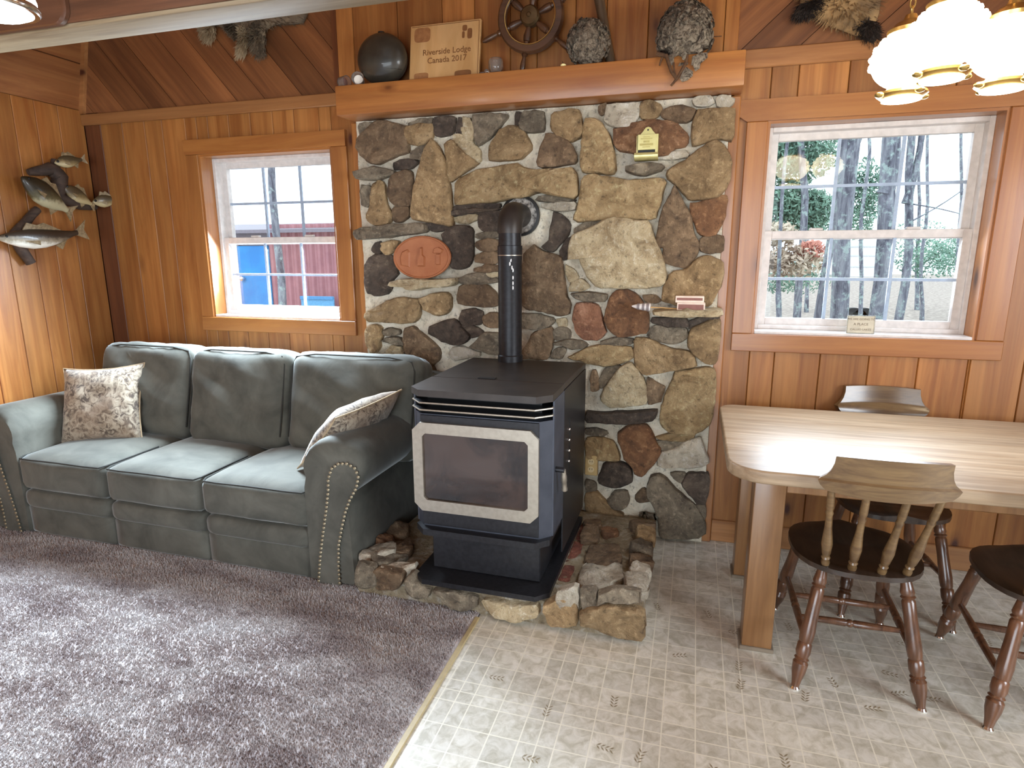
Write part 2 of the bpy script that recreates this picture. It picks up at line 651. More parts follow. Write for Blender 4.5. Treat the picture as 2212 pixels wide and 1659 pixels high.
M['wall_core'] = plain('dark_board_backing', (70, 40, 22), 0.8)  # dark brown backing behind the board joints
M['plaster'] = plain('pale_plaster', (206, 190, 168), 0.8)
wb = solid_wall('wall_back', XL, XR, list(OPEN.values()), ZC, YW + 0.012, YW + 0.19, M['wall_core'], 'knotty pine board wall with a window on each side of the chimney')
wl = tag(MB().box(XL - 0.15, XL - 0.012, YF, YW + 0.19, 0, 2.43).build('wall_left', M['wall_core'], smooth=False), 'knotty pine board side wall', **st)
tag(MB().box(XR, XR + 0.1, YF, -0.7, 0, ZC).box(XR, XR + 0.1, 1.3, YW, 0, ZC).box(XR, XR + 0.1, -0.7, 1.3, 0, 0.85).box(XR, XR + 0.1, -0.7, 1.3, 2.25, ZC).build('wall_right', M['pine_v'], smooth=False), 'board wall with a side window', **st)
tag(MB().box(XL, -2.3, YF - 0.1, YF, 0, ZC).box(1.1, XR, YF - 0.1, YF, 0, ZC).box(-2.3, 1.1, YF - 0.1, YF, 2.35, ZC).build('wall_front', M['pine_v'], smooth=False), 'board wall with a patio door opening', **st)
tag(MB().box(XL, XR, YF, YW, ZC, ZC + 0.08).build('ceiling', M['pine_y'], smooth=False), 'board ceiling', **st)
# steep sloping boards above the side wall
SX, SZ = 0.097, 0.40            # rise of the slope: 0.097 across for 0.40 up


def slope_pt(t, y, out=0.0):
    n = Vector((SZ, 0, -SX)).normalized()
    return Vector((XL + SX * t / SZ, y, 2.425 + t)) + n * out


mb = MB()
mb.add([slope_pt(0, YF, -0.12), slope_pt(0.875, YF, -0.12), slope_pt(0.875, YW + 0.1, -0.12), slope_pt(0, YW + 0.1, -0.12),
        slope_pt(0, YF, -0.012), slope_pt(0.875, YF, -0.012), slope_pt(0.875, YW + 0.1, -0.012), slope_pt(0, YW + 0.1, -0.012)],
       [(0, 1, 2, 3), (4, 7, 6, 5), (0, 4, 5, 1), (2, 6, 7, 3), (0, 3, 7, 4), (1, 5, 6, 2)])
ws = tag(mb.build('wall_upper_left', M['wall_core'], smooth=False), 'steep boarded slope above the side wall', **st)
t0 = 0.0
for wd in (0.27, 0.2, 0.2, 0.2):
    mb = MB()
    c = 0.005
    pr = [(t0 + 0.0015, -0.011), (t0 + 0.0015, -c), (t0 + c, 0), (t0 + wd - c, 0), (t0 + wd - 0.0015, -c), (t0 + wd - 0.0015, -0.011)]
    mb.prism(pr, lambda a, b, w_: slope_pt(a, w_, b), YF, YW - 0.001)
    mb.build('plank', M['pine_y'], ws, smooth=False)
    t0 += wd


def vplank(x0, x1, z0, z1, y, mat, parent, th=0.012, c=0.004):
    pr = [(x0 + 0.001, th), (x0 + 0.001, c), (x0 + c, 0), (x1 - c, 0), (x1 - 0.001, c), (x1 - 0.001, th)]
    return MB().prism(pr, lambda a, b, w_: (a, y + b, w_), z0, z1).build('plank', mat, parent, smooth=False)


def fill_planks(xs, z0, z1, y, mat, parent, holes=()):
    br = sorted(set(xs) | {h for hh in holes for h in hh[:2] if xs[0] < h < xs[-1]})
    for a, b in zip(br, br[1:]):
        hh = [h for h in holes if h[0] <= a + 1e-6 and h[1] >= b - 1e-6]
        for lo, hi in (((z0, hh[0][2]), (hh[0][3], z1)) if hh else ((z0, z1),)):
            vplank(a, b, lo, hi, y, mat, parent)


lx = [XL + 0.13] + [py(q, 285, YW).x for q in (265, 313, 351, 401, 450, 495, 542, 590, 636, 690)] + [-2.03, -1.84]
fill_planks(lx, 0, 2.34, YW, M['pine_v'], wb, [OPEN[1]])
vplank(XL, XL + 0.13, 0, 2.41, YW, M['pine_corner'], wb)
rx = [0.125] + [py(q, 800, YW).x for q in (1670, 1768.6, 1874, 1981, 2088.6, 2210)]
while rx[-1] < XR - 0.2:
    rx.append(rx[-1] + 0.186)
rx[-1] = XR
fill_planks(rx, 0, 2.36, YW, M['pine_v'], wb, [OPEN[2]])
# boards above the mantel
mx_ = [-1.945] + [py(q, 60, 3.22).x for q in (762, 858, 955, 1025, 1102, 1160, 1243, 1310, 1400, 1470, 1510, 1565)] + [0.128]
for a, b in zip(mx_, mx_[1:]):
    vplank(a, b, 2.30, ZC, 3.222, M['pine_v'], wb, 0.03)
vplank(-1.985, -1.947, 2.40, ZC, 3.235, M['pine_corner'], wb, 0.015)


# diagonal boards of the gable
def clip(poly, x, keep_greater):
    outp = []
    for i in range(len(poly)):
        a, b = poly[i], poly[(i + 1) % len(poly)]
        ia, ib = ((a[0] >= x) == keep_greater or a[0] == x), ((b[0] >= x) == keep_greater or b[0] == x)
        if ia:
            outp.append(a)
        if ia != ib:
            t = (x - a[0]) / (b[0] - a[0])
            outp.append((x, a[1] + (b[1] - a[1]) * t))
    return outp


def clip_rect(poly, x0, x1, z0, z1):
    for x, g in ((x0, True), (x1, False)):
        poly = clip(poly, x, g) if poly else poly
    poly = [(b, a) for a, b in poly]
    for z, g in ((z0, True), (z1, False)):
        poly = clip(poly, z, g) if poly else poly
    return [(b, a) for a, b in poly]


def diag(x0, x1, z0, z1, deg, anchor, widths, mat, parent, y):
    a = math.radians(deg)
    d = Vector((math.cos(a), math.sin(a)))
    nn = Vector((-d.y, d.x))
    t = -3.0
    k_ = 0
    anc = nn.dot(Vector(anchor))
    edges = [anc]
    for sgn in (1, -1):
        e_ = anc
        kk = 0
        while abs(e_ - anc) < 3.2:
            e_ += sgn * widths[kk % len(widths)]
            kk += 1
            edges.append(e_)
    edges.sort()
    for e0, e1 in zip(edges, edges[1:]):
        quad = [nn * (e0 + 0.0015) - d * 6, nn * (e1 - 0.0015) - d * 6, nn * (e1 - 0.0015) + d * 6, nn * (e0 + 0.0015) + d * 6]
        pl = clip_rect([tuple(p) for p in quad], x0, x1, z0, z1)
        if len(pl) < 3:
            continue
        cx, cz = sum(p[0] for p in pl) / len(pl), sum(p[1] for p in pl) / len(pl)
        # local frame: z along the board
        loc = []
        for p in pl:
            q = Vector((p[0] - cx, p[1] - cz))
            loc.append((q.dot(Vector((d.y, -d.x))), q.dot(d)))
        o = MB().prism(loc, lambda u, v_, w_: (u, w_, v_), 0, 0.012).build('plank', mat, parent, smooth=False)
        o.location = (cx, y, cz)
        o.rotation_euler = (0, math.pi / 2 - a, 0)


p1 = py(515, 221, YW)
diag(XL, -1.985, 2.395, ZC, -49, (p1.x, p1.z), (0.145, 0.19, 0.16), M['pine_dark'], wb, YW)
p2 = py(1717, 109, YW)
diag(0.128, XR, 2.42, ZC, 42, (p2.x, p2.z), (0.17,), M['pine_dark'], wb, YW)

# left wall boards
ys = [YW]
while ys[-1] > YF + 0.2:
    ys.append(ys[-1] - rnd.uniform(0.13, 0.19))
ys[-1] = YF
for a, b in zip(ys[1:], ys):
    pr = [(a + 0.001, -0.012), (a + 0.001, -0.004), (a + 0.004, 0), (b - 0.004, 0), (b - 0.001, -0.004), (b - 0.001, -0.012)]
    MB().prism(pr, lambda u, v_, w_: (XL + v_, u, w_), 0, 2.425).build('plank', M['pine_v'], wl, smooth=False)


# trims
def trim(n, mb, mat, lab):
    return tag(mb.build('trim_%d' % n, mat, smooth=False), lab, **st)


trim(2, MB().bbox(XL, -1.87, YW - 0.022, YW, 2.335, 2.402, 0.004), M['pine_trim_x'], 'level pine trim board below the gable boards beside the mantel')
trim(3, MB().bbox(0.128, XR, YW - 0.022, YW, 2.352, 2.432, 0.004), M['pine_trim_x'], 'level pine trim board above the dining window')
mb = MB()
mb.prism([(0, 0), (0.03, 0), (0.03, 0.025), (0, 0.025)], lambda u, v_, w_: slope_pt(w_, YW - v_, 0) + Vector((u, 0, 0)), -0.02, 0.87)
trim(4, mb, M['pine_trim_x'], 'slanted corner strip rising from the side wall')
trim(5, MB().bbox(0.112, 0.158, YW - 0.035, YW, 0.0, 2.235, 0.004), M['casing_z'], 'upright trim between the stone chimney and the boards')
tag(MB().bbox(0.158, XR, YW - 0.016, YW, 0, 0.12, 0.004).build('baseboard_back', M['pine_trim_x']), 'pine baseboard below the dining window', **st)
trim(6, MB().bbox(-1.885, -1.838, YW - 0.03, YW, 0.0, 2.235, 0.004), M['casing_z'], 'upright trim between the window and the stone chimney')


# ---- windows
def window(n, lab, cx0, cx1, head_clip):
    x0, x1, z0, z1 = OPEN[n]
    r = thing('window_%d' % n, lab, None, (x0, YW, z0), kind='structure')
    yo = YW - 0.02
    # casing boards
    if head_clip:
        pr = [(cx0 - 0.045, z1 + 0.095), (cx0 - 0.045, z1 + 0.03), (cx0, z1), (cx1, z1), (cx1 + 0.045, z1 + 0.03), (cx1 + 0.045, z1 + 0.095)]
    else:
        pr = [(cx0, z1 + 0.085), (cx0, z1), (cx1, z1), (cx1, z1 + 0.085)]
    MB().prism(pr, lambda u, v_, w_: (u, w_, v_), yo - 0.008, YW).build('head_casing', M['casing_x'], r, smooth=False)
    MB().bbox(cx0, x0, yo, YW, z0, z1, 0.003).build('side_casing', M['casing_z'], r)
    MB().bbox(x1, cx1, yo, YW, z0, z1, 0.003).build('side_casing', M['casing_z'], r)
    MB().bbox(cx0, cx1, yo - 0.006, YW, z0 - 0.088, z0, 0.003).build('sill_casing', M['casing_x'], r)
    # wooden jamb liner
    yj = YW + 0.10
    MB().box(x0, x0 + 0.012, YW - 0.01, yj, z0, z1).build('jamb', M['casing_z'], r, smooth=False)
    MB().box(x1 - 0.012, x1, YW - 0.01, yj, z0, z1).build('jamb', M['casing_z'], r, smooth=False)
    MB().box(x0 + 0.012, x1 - 0.012, YW - 0.01, yj, z1 - 0.012, z1).build('jamb', M['casing_x'], r, smooth=False)
    MB().bbox(x0 + 0.012, x1 - 0.012, YW - 0.014, yj, z0, z0 + 0.014, 0.002).build('stool', M['vinyl_white'], r)
    a, b, c, d = x0 + 0.012, x1 - 0.012, z0 + 0.014, z1 - 0.012

    def ring(xa, xb, za, zb, w, ya, yb):
        return MB().bbox(xa, xa + w, ya, yb, za, zb, 0.002).bbox(xb - w, xb, ya, yb, za, zb, 0.002).bbox(xa + w, xb - w, ya, yb, zb - w, zb, 0.002).bbox(xa + w, xb - w, ya, yb, za, za + w, 0.002)

    ring(a, b, c, d, 0.022, YW + 0.085, YW + 0.185).build('window_frame', M['vinyl_white'], r)
    zm = 1.598
    for nm, za, zb, ya in (('upper_sash', zm - 0.012, d - 0.018, YW + 0.14), ('lower_sash', c + 0.018, zm + 0.03, YW + 0.10)):
        s_ = ring(a + 0.018, b - 0.018, za, zb, 0.038, ya, ya + 0.034).build(nm, M['vinyl_white'], r)
        xa, xb, z_a, z_b = a + 0.056, b - 0.056, za + 0.038, zb - 0.038
        for q in (1, 2):
            xm = xa + (xb - xa) * q / 3
            MB().box(xm - 0.007, xm + 0.007, ya + 0.008, ya + 0.02, z_a, z_b).build('muntin', M['muntin'], s_, smooth=False)
        zz = (z_a + z_b) / 2
        for q in range(3):
            u0, u1 = xa + (xb - xa) * q / 3, xa + (xb - xa) * (q + 1) / 3
            MB().box(u0 + (0.007 if q else 0), u1 - (0.007 if q < 2 else 0), ya + 0.008, ya + 0.02, zz - 0.007, zz + 0.007).build('muntin', M['muntin'], s_, smooth=False)
            for v0, v1 in ((z_a, zz), (zz, z_b)):
                MB().add([(u0, ya + 0.024, v0), (u1, ya + 0.024, v0), (u1, ya + 0.024, v1), (u0, ya + 0.024, v1)], [(0, 1, 2, 3)]).build('pane', M['glass'], s_, smooth=False)
        if nm == 'lower_sash':
            for xm in (xa + 0.2, xb - 0.2):
                MB().bbox(xm - 0.03, xm + 0.03, ya + 0.004, ya + 0.03, zb, zb + 0.012, 0.003).build('latch', M['vinyl_white'], s_)
    return r


window(1, 'double hung window with pine casing above the sofa', -3.05, -1.93, False)
window(2, 'double hung window with pine casing above the dining table', 0.192, 1.345, True)

# ---- ceiling beam
bm_ = tag(MB().bbox(XL, XR, 1.83, 1.965, 2.305, 2.56, 0.008, 2).build('ceiling_beam', M['beam']), 'rough tie beam overhead, window light painted into its pale colour', 'beam', kind='structure')  # window light on the underside is painted into the pale timber colour
M['beam_face'] = pine('beam_dark_face', (112, 72, 46), (84, 52, 32), 0, 0.05, rough=0.6, kd=1.0)
MB().bbox(XL, XR, 1.818, 1.831, 2.318, 2.56, 0.004).build('brown_face', M['beam_face'], bm_)

# ---- stone chimney
CROP = {'S1': (760, 200, 6.9125), 'S2': (980, 200, 5.925), 'S3': (1220, 190, 5.53), 'S4': (1390, 190, 5.53), 'S5': (760, 430, 7.9), 'S6': (900, 430, 7.9),
        'S7': (1110, 450, 5.352), 'S8': (1320, 450, 6.146), 'T1': (770, 600, 8.295), 'T2': (900, 600, 8.295), 'T3': (1110, 620, 6.9125), 'T4': (1340, 660, 6.9125),
        'T5': (1250, 760, 8.295), 'T6': (1250, 900, 5.53), 'T7': (1180, 1060, 4.88), 'T8': (760, 1080, 6.91), 'C4': (740, 1000, 3.072), 'P': (0, 0, 1)}
STONES = '''S1 B 40 330,450 450,430 640,480 790,510 800,620 815,760 830,880 640,930 520,980 400,1040 290,1040 150,950 95,800 95,680 180,600 250,540
S1 G 22 115,480 300,450 230,540 120,620
S1 T 34 815,510 1000,480 1190,470 1190,650 1090,730 960,765 840,745 815,620
S1 G 25 850,460 1000,410 1190,380 1185,460 1000,490 860,495
S1 D 30 1230,380 1400,365 1530,360 1510,480 1480,600 1290,640 1240,600 1225,480
S1 G 20 900,880 960,860 1090,780 1090,880 1050,990 900,990
S1 D 28 620,1050 760,1010 930,1010 985,1030 900,1110 760,1130 630,1150
S1 G 62 40,1190 170,1150 300,1120 450,1130 600,1170 590,1210 500,1240 330,1280 80,1290
S1 B 36 560,1400 600,1230 700,1190 870,1170 885,1300 875,1600 870,1650 800,1700 680,1690 580,1620 540,1500
P T 52 929,303 938,310 947,323 954,339 960,359 961,382 967,410 970,440 974,470 975,487 945,481 915,476 889,470 890,452 893,430 895,408 905,370 911,345 918,322
P T 34 960,317 968,306 979,303 981,310 994,326 1010,340 1033,351 1012,363 990,376 979,386 969,392 963,380 966,362 966,345 962,330
S2 L 22 130,560 240,620 250,680 320,720 340,880 290,880 190,820 80,730 50,650
S2 L 18 0,545 110,545 60,640 20,630
S2 D 18 60,340 105,350 95,520 30,520
S2 L 22 120,330 210,330 240,430 260,560 240,610 140,550 105,480
S2 G 34 230,290 480,270 690,290 640,350 560,450 450,560 350,640 310,670 270,560 250,420
S2 D 16 800,270 865,265 830,390 790,415
S2 G 34 900,240 1020,250 1130,250 1140,380 1150,480 1040,490 900,490 840,430 860,330
S2 T 40 1290,260 1430,230 1600,230 1610,350 1640,450 1610,560 1470,610 1400,580 1330,530 1260,480 1250,340
S2 T 40 690,440 780,430 890,500 950,620 990,700 930,760 850,830 700,845 560,860 450,850 460,700 520,600 590,500
S2 B 42 1170,540 1270,525 1390,590 1480,660 1540,780 1560,890 1330,920 1130,950 1070,890 1110,770 1150,650
S2 Y 55 20,1170 90,1080 330,980 620,950 790,920 900,980 1080,990 1280,980 1530,960 1555,1100 1560,1360 1330,1330 1130,1290 1050,1260 900,1320 720,1340 500,1400 250,1410 20,1440 15,1300
S2 G 36 1090,1330 1230,1320 1550,1370 1550,1390 1330,1400 1080,1390
S2 W 38 1110,1420 1330,1410 1555,1400 1550,1500 1330,1510 1120,1470
S2 D 30 0,1450 300,1430 600,1420 560,1490 400,1540 120,1570 0,1580
S3 Y 48 240,380 330,360 430,410 460,480 520,560 560,720 590,860 600,960 560,1020 400,1000 200,990 195,850 190,760 220,660 220,480
S3 W 32 500,210 620,190 780,180 890,180 880,280 860,360 770,440 640,460 510,420 480,370 500,280
S3 B 20 430,220 490,190 480,280 440,300 410,260
S4 T 26 -30,180 60,150 160,180 210,220 190,300 120,350 0,350 -35,340
P R 36 1327,280 1347,277 1370,266 1401,262 1448,262 1462,268 1480,288 1486,302 1477,316 1450,320 1441,333 1417,335 1380,330 1336,324 1330,309
S4 W 26 280,800 480,745 530,790 520,830 200,850 140,830
P G 85 1352,360 1374,355 1401,353 1412,353 1433,356 1423,367 1390,374 1374,374 1354,369
S4 B 30 220,290 320,230 480,230 610,250 590,330 540,400 400,385 320,380 240,340
S4 W 22 590,140 650,110 800,110 840,170 760,205 620,200
S4 W 22 880,120 980,100 1070,130 1060,180 980,220 890,210
S4 T 42 650,270 760,255 880,260 1080,260 1070,420 1050,620 960,600 870,580 700,650 600,690 580,560 600,400
S4 T 56 860,620 900,650 970,740 1030,820 1040,930 1010,1100 960,1210 900,1270 760,1310 550,1320 470,1220 400,1150 280,1060 290,1000 360,940 510,870 620,770 750,680
P O 40 1493,441 1517,438 1547,427 1567,423 1571,431 1566,450 1562,470 1553,492 1546,504 1519,509 1507,497 1502,478 1495,461
P Y 52 1263,382 1287,378 1321,385 1345,392 1383,389 1426,385 1437,389 1426,425 1414,468 1408,472 1379,472 1338,468 1292,474 1244,479 1238,470 1249,452 1256,407
P B 46 1457,400 1462,411 1473,434 1488,461 1491,474 1496,504 1507,523 1507,546 1493,562 1483,577 1440,567 1429,561 1436,533 1416,528 1421,510 1426,482 1433,447 1448,425
S8 B 32 1200,420 1260,380 1480,370 1480,470 1470,570 1320,580 1190,560 1180,490
P L 58 1237,510 1260,500 1288,489 1308,476 1320,471 1366,478 1400,479 1405,497 1413,523 1426,548 1434,580 1437,596 1431,616 1385,622 1344,619 1312,619 1289,618 1271,598 1260,575 1254,558 1226,562 1232,534
S7 D 34 450,60 520,70 600,140 640,190 620,290 560,360 500,430 470,490 380,470 330,440 410,380 430,250
S7 G 20 700,240 820,180 1050,130 1020,180 900,230 720,290
S7 D 18 600,380 690,310 650,430 610,590 560,580 540,500
S7 B 44 220,430 270,470 330,510 530,570 550,720 570,880 590,1010 640,1090 620,1230 480,1220 300,1180 110,1150 100,900 110,560
S7 L 20 600,660 700,720 740,800 650,850 610,750
S7 L 20 660,870 780,820 870,910 820,930 700,950 640,960
S7 G 58 650,990 800,980 1050,990 1050,1080 880,1070 740,1050
T3 P 38 930,270 1090,250 1230,270 1280,370 1310,530 1360,660 1330,720 1240,770 1090,770 1000,750 960,690 910,560 880,430
P O 44 1330,631 1349,627 1369,635 1383,650 1388,661 1398,678 1398,686 1398,716 1376,721 1357,724 1349,727 1327,721 1315,707 1307,691 1311,668 1320,642
T3 G 38 130,400 300,420 560,460 590,520 530,580 400,630 120,610
T3 L 18 650,490 770,480 780,580 690,590
T3 G 24 610,660 680,620 800,630 840,700 810,760 630,790 580,720
T3 B 34 300,700 400,640 550,610 570,720 560,850 530,940 490,1070 120,1060 130,960 200,880 250,760
T3 G 36 590,840 800,800 1000,810 1090,860 1050,910 900,920 750,880 590,870
T3 G 30 1290,820 1500,770 1659,770 1800,780 1780,840 1659,860 1330,870
P Y 42 1226,773 1262,756 1284,749 1327,749 1359,750 1369,766 1362,776 1344,784 1322,789 1303,789 1290,785 1267,785 1266,781
T3 G 20 590,960 750,900 760,960 700,1050 590,1060 570,1000
T4 L 150 490,90 700,70 1000,80 1250,70 1480,60 1520,100 1490,170 1350,170 1100,160 800,170 540,140
T4 D 40 470,190 700,190 960,190 990,240 990,320 700,300 470,260
T4 D 30 1020,240 1200,190 1480,170 1300,280 1100,330 1040,340
T4 G 30 440,400 500,310 700,310 980,340 990,470 900,540 700,560 540,520 420,450
T4 T 52 1060,370 1200,300 1350,240 1490,210 1480,450 1460,640 1440,840 1380,870 1250,830 1100,720 1020,610 1030,480
T4 T 44 220,490 440,510 540,560 620,620 760,670 880,670 1040,700 1080,760 1130,910 900,940 720,970 540,1000 400,1040 240,930 220,740
T5 L 56 860,230 960,260 1050,360 1140,500 1180,700 1190,930 1060,950 860,970 700,990 540,990 470,920 400,830 450,720 520,600 620,480 700,370 780,280
T5 G 14 480,330 620,270 760,240 680,360 580,500 500,610 390,640 370,520 420,420
T5 B 22 240,360 310,350 330,480 355,650 300,690 230,690 220,520
T5 B 28 1240,480 1330,520 1400,590 1510,640 1490,760 1440,870 1340,910 1260,950 1240,860 1240,650
P Y 48 1457,806 1485,803 1528,796 1544,803 1544,834 1540,877 1537,900 1534,914 1512,932 1485,936 1445,934 1431,920 1427,905 1430,884 1438,858 1447,839 1454,823
T5 D 58 140,1080 400,1110 800,1110 1050,1080 1380,1050 1370,1150 1320,1240 1130,1270 850,1290 600,1280 300,1270 140,1270
T5 G 20 140,1380 300,1390 460,1420 500,1470 430,1500 280,1490 140,1470
T6 O 48 470,220 560,150 700,110 800,120 850,180 890,270 920,350 970,400 930,500 870,590 800,660 740,700 680,670 630,580 560,510 520,400 490,310
T6 Y 36 90,270 250,270 390,300 440,380 490,500 420,530 250,510 90,500
T6 D 50 290,600 350,560 480,570 600,610 620,700 610,780 540,800 470,850 370,830 240,800 240,720 280,660
T6 Y 30 920,250 1100,210 1390,200 1380,240 1250,290 1000,270
T6 G 22 920,290 1100,290 1270,310 1200,370 980,400
T6 W 42 950,500 1000,430 1180,390 1280,310 1440,260 1480,380 1540,540 1500,590 1300,600 1050,620 940,580
T6 D 30 1300,690 1550,690 1540,850 1500,1040 1430,1060 1380,980 1280,870 1240,820
T6 G 20 1090,680 1270,680 1270,760 1220,790 1150,730
T6 G 44 860,740 960,710 1050,760 1150,890 1250,980 1370,1080 1440,1180 1500,1280 1510,1400 1440,1450 1200,1460 970,1440 960,1200 900,1050 830,960 830,850
T6 G 20 1400,1080 1510,1060 1500,1250 1450,1190
T6 G 30 420,910 560,900 590,980 570,1070 500,1110 400,1080 340,1010 400,960
T6 T 36 90,940 210,900 280,990 370,1090 480,1140 540,1180 300,1160 90,1150
T6 G 22 85,770 190,800 200,880 100,920
T6 B 26 680,960 780,870 850,960 880,1000 720,1020
P T 34 803,401 815,392 828,398 831,417 829,437 831,443 843,458 843,472 836,481 821,484 802,482 793,473 795,459 802,440
S1 G 24 140,1400 280,1400 290,1500 270,1659 200,1700 140,1659
S5 B 28 700,180 800,140 980,145 975,280 900,320 860,370 730,370 680,280
S5 G 66 20,540 170,480 400,470 700,440 900,430 1100,400 1230,430 1240,560 1000,600 700,620 330,670 90,690 20,620
S5 D 26 1240,430 1420,400 1700,460 1600,520 1430,540 1330,510
S5 T 26 500,760 650,730 800,720 760,800 690,880 630,940 560,930 510,850
S5 D 24 400,760 480,740 490,850 480,930 380,910 340,860
S5 D 34 280,1030 400,960 600,970 690,1000 720,1180 760,1280 660,1380 650,1500 600,1600 420,1640 280,1590 240,1400 230,1150
S5 L 105 690,1420 850,1370 1080,1370 1240,1390 1500,1370 1730,1350 1740,1420 1650,1490 1500,1510 1250,1500 1080,1550 940,1540 900,1500 670,1490
T1 T 44 190,610 420,500 550,430 750,370 1000,390 1100,380 1100,560 1100,690 1010,800 880,810 700,790 520,780 220,790 150,690
T2 T 42 50,380 200,330 350,290 540,280 590,400 580,560 480,650 360,660 240,620 130,560
T1 T 40 190,890 330,870 430,900 400,1010 450,1060 380,1130 400,1230 330,1330 250,1300 190,1150 150,1000
T1 G 28 460,980 520,920 750,930 760,1010 630,1030 500,1030
T1 G 32 440,1140 560,1080 750,1080 840,1180 830,1210 700,1190 600,1160
T1 L 22 560,1310 650,1240 800,1250 850,1370 700,1360 520,1350
P B 38 874,712 895,707 900,716 922,734 940,748 948,760 946,775 934,786 912,798 886,771 876,760 872,733
T1 B 34 300,1420 700,1400 1000,1440 1300,1480 1400,1700 300,1700
T2 D 44 230,890 330,850 480,800 620,760 760,850 880,980 940,1050 830,1170 660,1190 500,1140 320,1060 200,1000
T2 D 26 820,850 1000,880 1150,950 1200,1000 1000,1060 900,1010
T2 B 36 760,180 900,100 1100,60 1250,150 1380,260 1440,400 1440,500 1250,520 1000,480 780,480 740,330
T2 D 28 800,600 1000,570 1150,610 1170,720 1150,830 980,830 850,860 790,760
T2 B 30 1190,700 1320,650 1460,650 1450,880 1320,880 1190,830
T2 G 34 960,1240 1060,1160 1180,1010 1460,1000 1460,1380 1300,1360 1130,1280
T2 W 26 580,1380 650,1260 800,1240 950,1300 1120,1340 1100,1410 920,1420 700,1480 620,1440
S6 D 40 440,640 560,510 700,460 900,480 940,560 930,760 930,980 880,1120 760,1180 600,1160 570,1060 560,880 480,740
S6 D 30 1060,260 1250,220 1460,220 1450,400 1400,540 1200,560 1080,510
S6 L 24 620,320 800,290 1030,260 1030,350 900,390 720,400 640,370
S6 D 40 480,240 650,190 900,170 1250,170 1480,150 1300,200 1000,230 700,270 520,300
S6 B 32 1020,740 1150,700 1400,700 1400,860 1250,890 1080,860 1000,800
S6 B 28 1000,960 1150,910 1400,920 1400,1080 1200,1090 990,1070
S6 G 30 1000,600 1200,570 1420,560 1420,640 1200,680 1010,670
S6 B 34 980,1190 1200,1130 1400,1140 1400,1230 1200,1230 1000,1240
S6 L 24 1200,1270 1300,1250 1400,1250 1400,1310 1260,1320
S6 G 34 720,1380 850,1290 1150,1270 1190,1330 1330,1340 1390,1420 1150,1440 900,1450 760,1450
S8 T 44 820,850 1000,830 1070,740 1180,660 1270,640 1480,720 1480,900 1450,1020 1370,1160 1310,1290 1000,1300 680,1230 720,1020
S8 B 22 430,1160 560,1170 660,1220 600,1250 480,1240
P B 36 800,808 850,806 862,850 850,880 806,876
P G 36 868,808 920,800 960,830 950,880 880,884
P T 36 970,800 1040,790 1060,850 1010,890 965,870
P G 36 1070,790 1150,788 1170,860 1110,900 1070,880
P B 36 1180,790 1255,792 1255,870 1190,880
P T 36 806,890 880,896 884,990 830,1000 804,960
P D 36 890,900 980,900 990,990 900,1000
P T 36 1000,900 1100,910 1110,1000 1010,1000
P G 36 1120,910 1240,890 1250,1000 1130,1010'''


def resample(poly, n):
    pts = [Vector(p) for p in poly]
    # one round of corner cutting
    q = []
    for i in range(len(pts)):
        a, b = pts[i], pts[(i + 1) % len(pts)]
        q += [a * 0.9 + b * 0.1, a * 0.1 + b * 0.9]
    L = [0]
    for i in range(len(q)):
        L.append(L[-1] + (q[(i + 1) % len(q)] - q[i]).length)
    out_, j = [], 0
    for i in range(n):
        t = L[-1] * i / n
        while L[j + 1] < t:
            j += 1
        u = (t - L[j]) / max(L[j + 1] - L[j], 1e-9)
        out_.append(q[j] * (1 - u) + q[(j + 1) % len(q)] * u)
    return out_


def stone(poly, hgt, fn, mat, parent, seed, rough=1.0, n=None, grow=0.010):
    # poly in 2-D wall coordinates, fn(u, v, out) -> 3-D
    per = sum((Vector(poly[i]) - Vector(poly[i - 1])).length for i in range(len(poly)))
    n = n or max(16, min(44, int(per / 0.022)))
    P_ = resample(poly, n)
    c = sum(P_, Vector((0, 0))) / n
    size = sum((p - c).length for p in P_) / n
    P_ = [c + (p - c) * (1.0 + grow / max((p - c).length, 0.01)) for p in P_]
    rr = random.Random(seed)
    rings = [(0.0, 0.0, -0.01), (0.0, 0.0, hgt * 0.62), (min(0.003, size * 0.05), 0, hgt * 0.9), (min(0.010, size * 0.13), 0, hgt), (0, 0.62, hgt), (0, 0.3, hgt)]
    vs, fs = [], []
    tilt = Vector((rr.uniform(-1, 1), rr.uniform(-1, 1))) * min(hgt * 0.25, 0.012) / max(size, 0.02)
    for k_, (ins, sc_, hh) in enumerate(rings):
        for i, p in enumerate(P_):
            d = c - p
            q = p + d * (ins / max(d.length, 1e-6)) if not sc_ else c - d * sc_
            jt = wob((q.x * 1, q.y * 1, seed), 34, 0.008 * rough, seed)
            if k_ in (1, 2):
                q = q + (q - c).normalized() * jt
            o_ = hh
            if k_ >= 2:
                o_ += (wob((q.x, q.y, 0), 14, 0.012 * rough, seed) + wob((q.x, q.y, 2), 40, 0.008 * rough, seed)) * min(1, hgt / 0.03) + tilt.dot(q - c) * min(1, hgt / 0.03)
            vs.append(fn(q.x, q.y, o_))
    vs.append(fn(c.x, c.y, hgt + wob((c.x, c.y, 0), 14, 0.009 * rough, seed)))
    for k_ in range(len(rings) - 1):
        for i in range(n):
            i2 = (i + 1) % n
            fs.append((k_ * n + i, k_ * n + i2, (k_ + 1) * n + i2, (k_ + 1) * n + i))
    b0 = (len(rings) - 1) * n
    for i in range(n):
        fs.append((b0 + i, b0 + (i + 1) % n, len(vs) - 1))
    return MB().add(vs, fs).build('stone', mat, parent, ang=50)


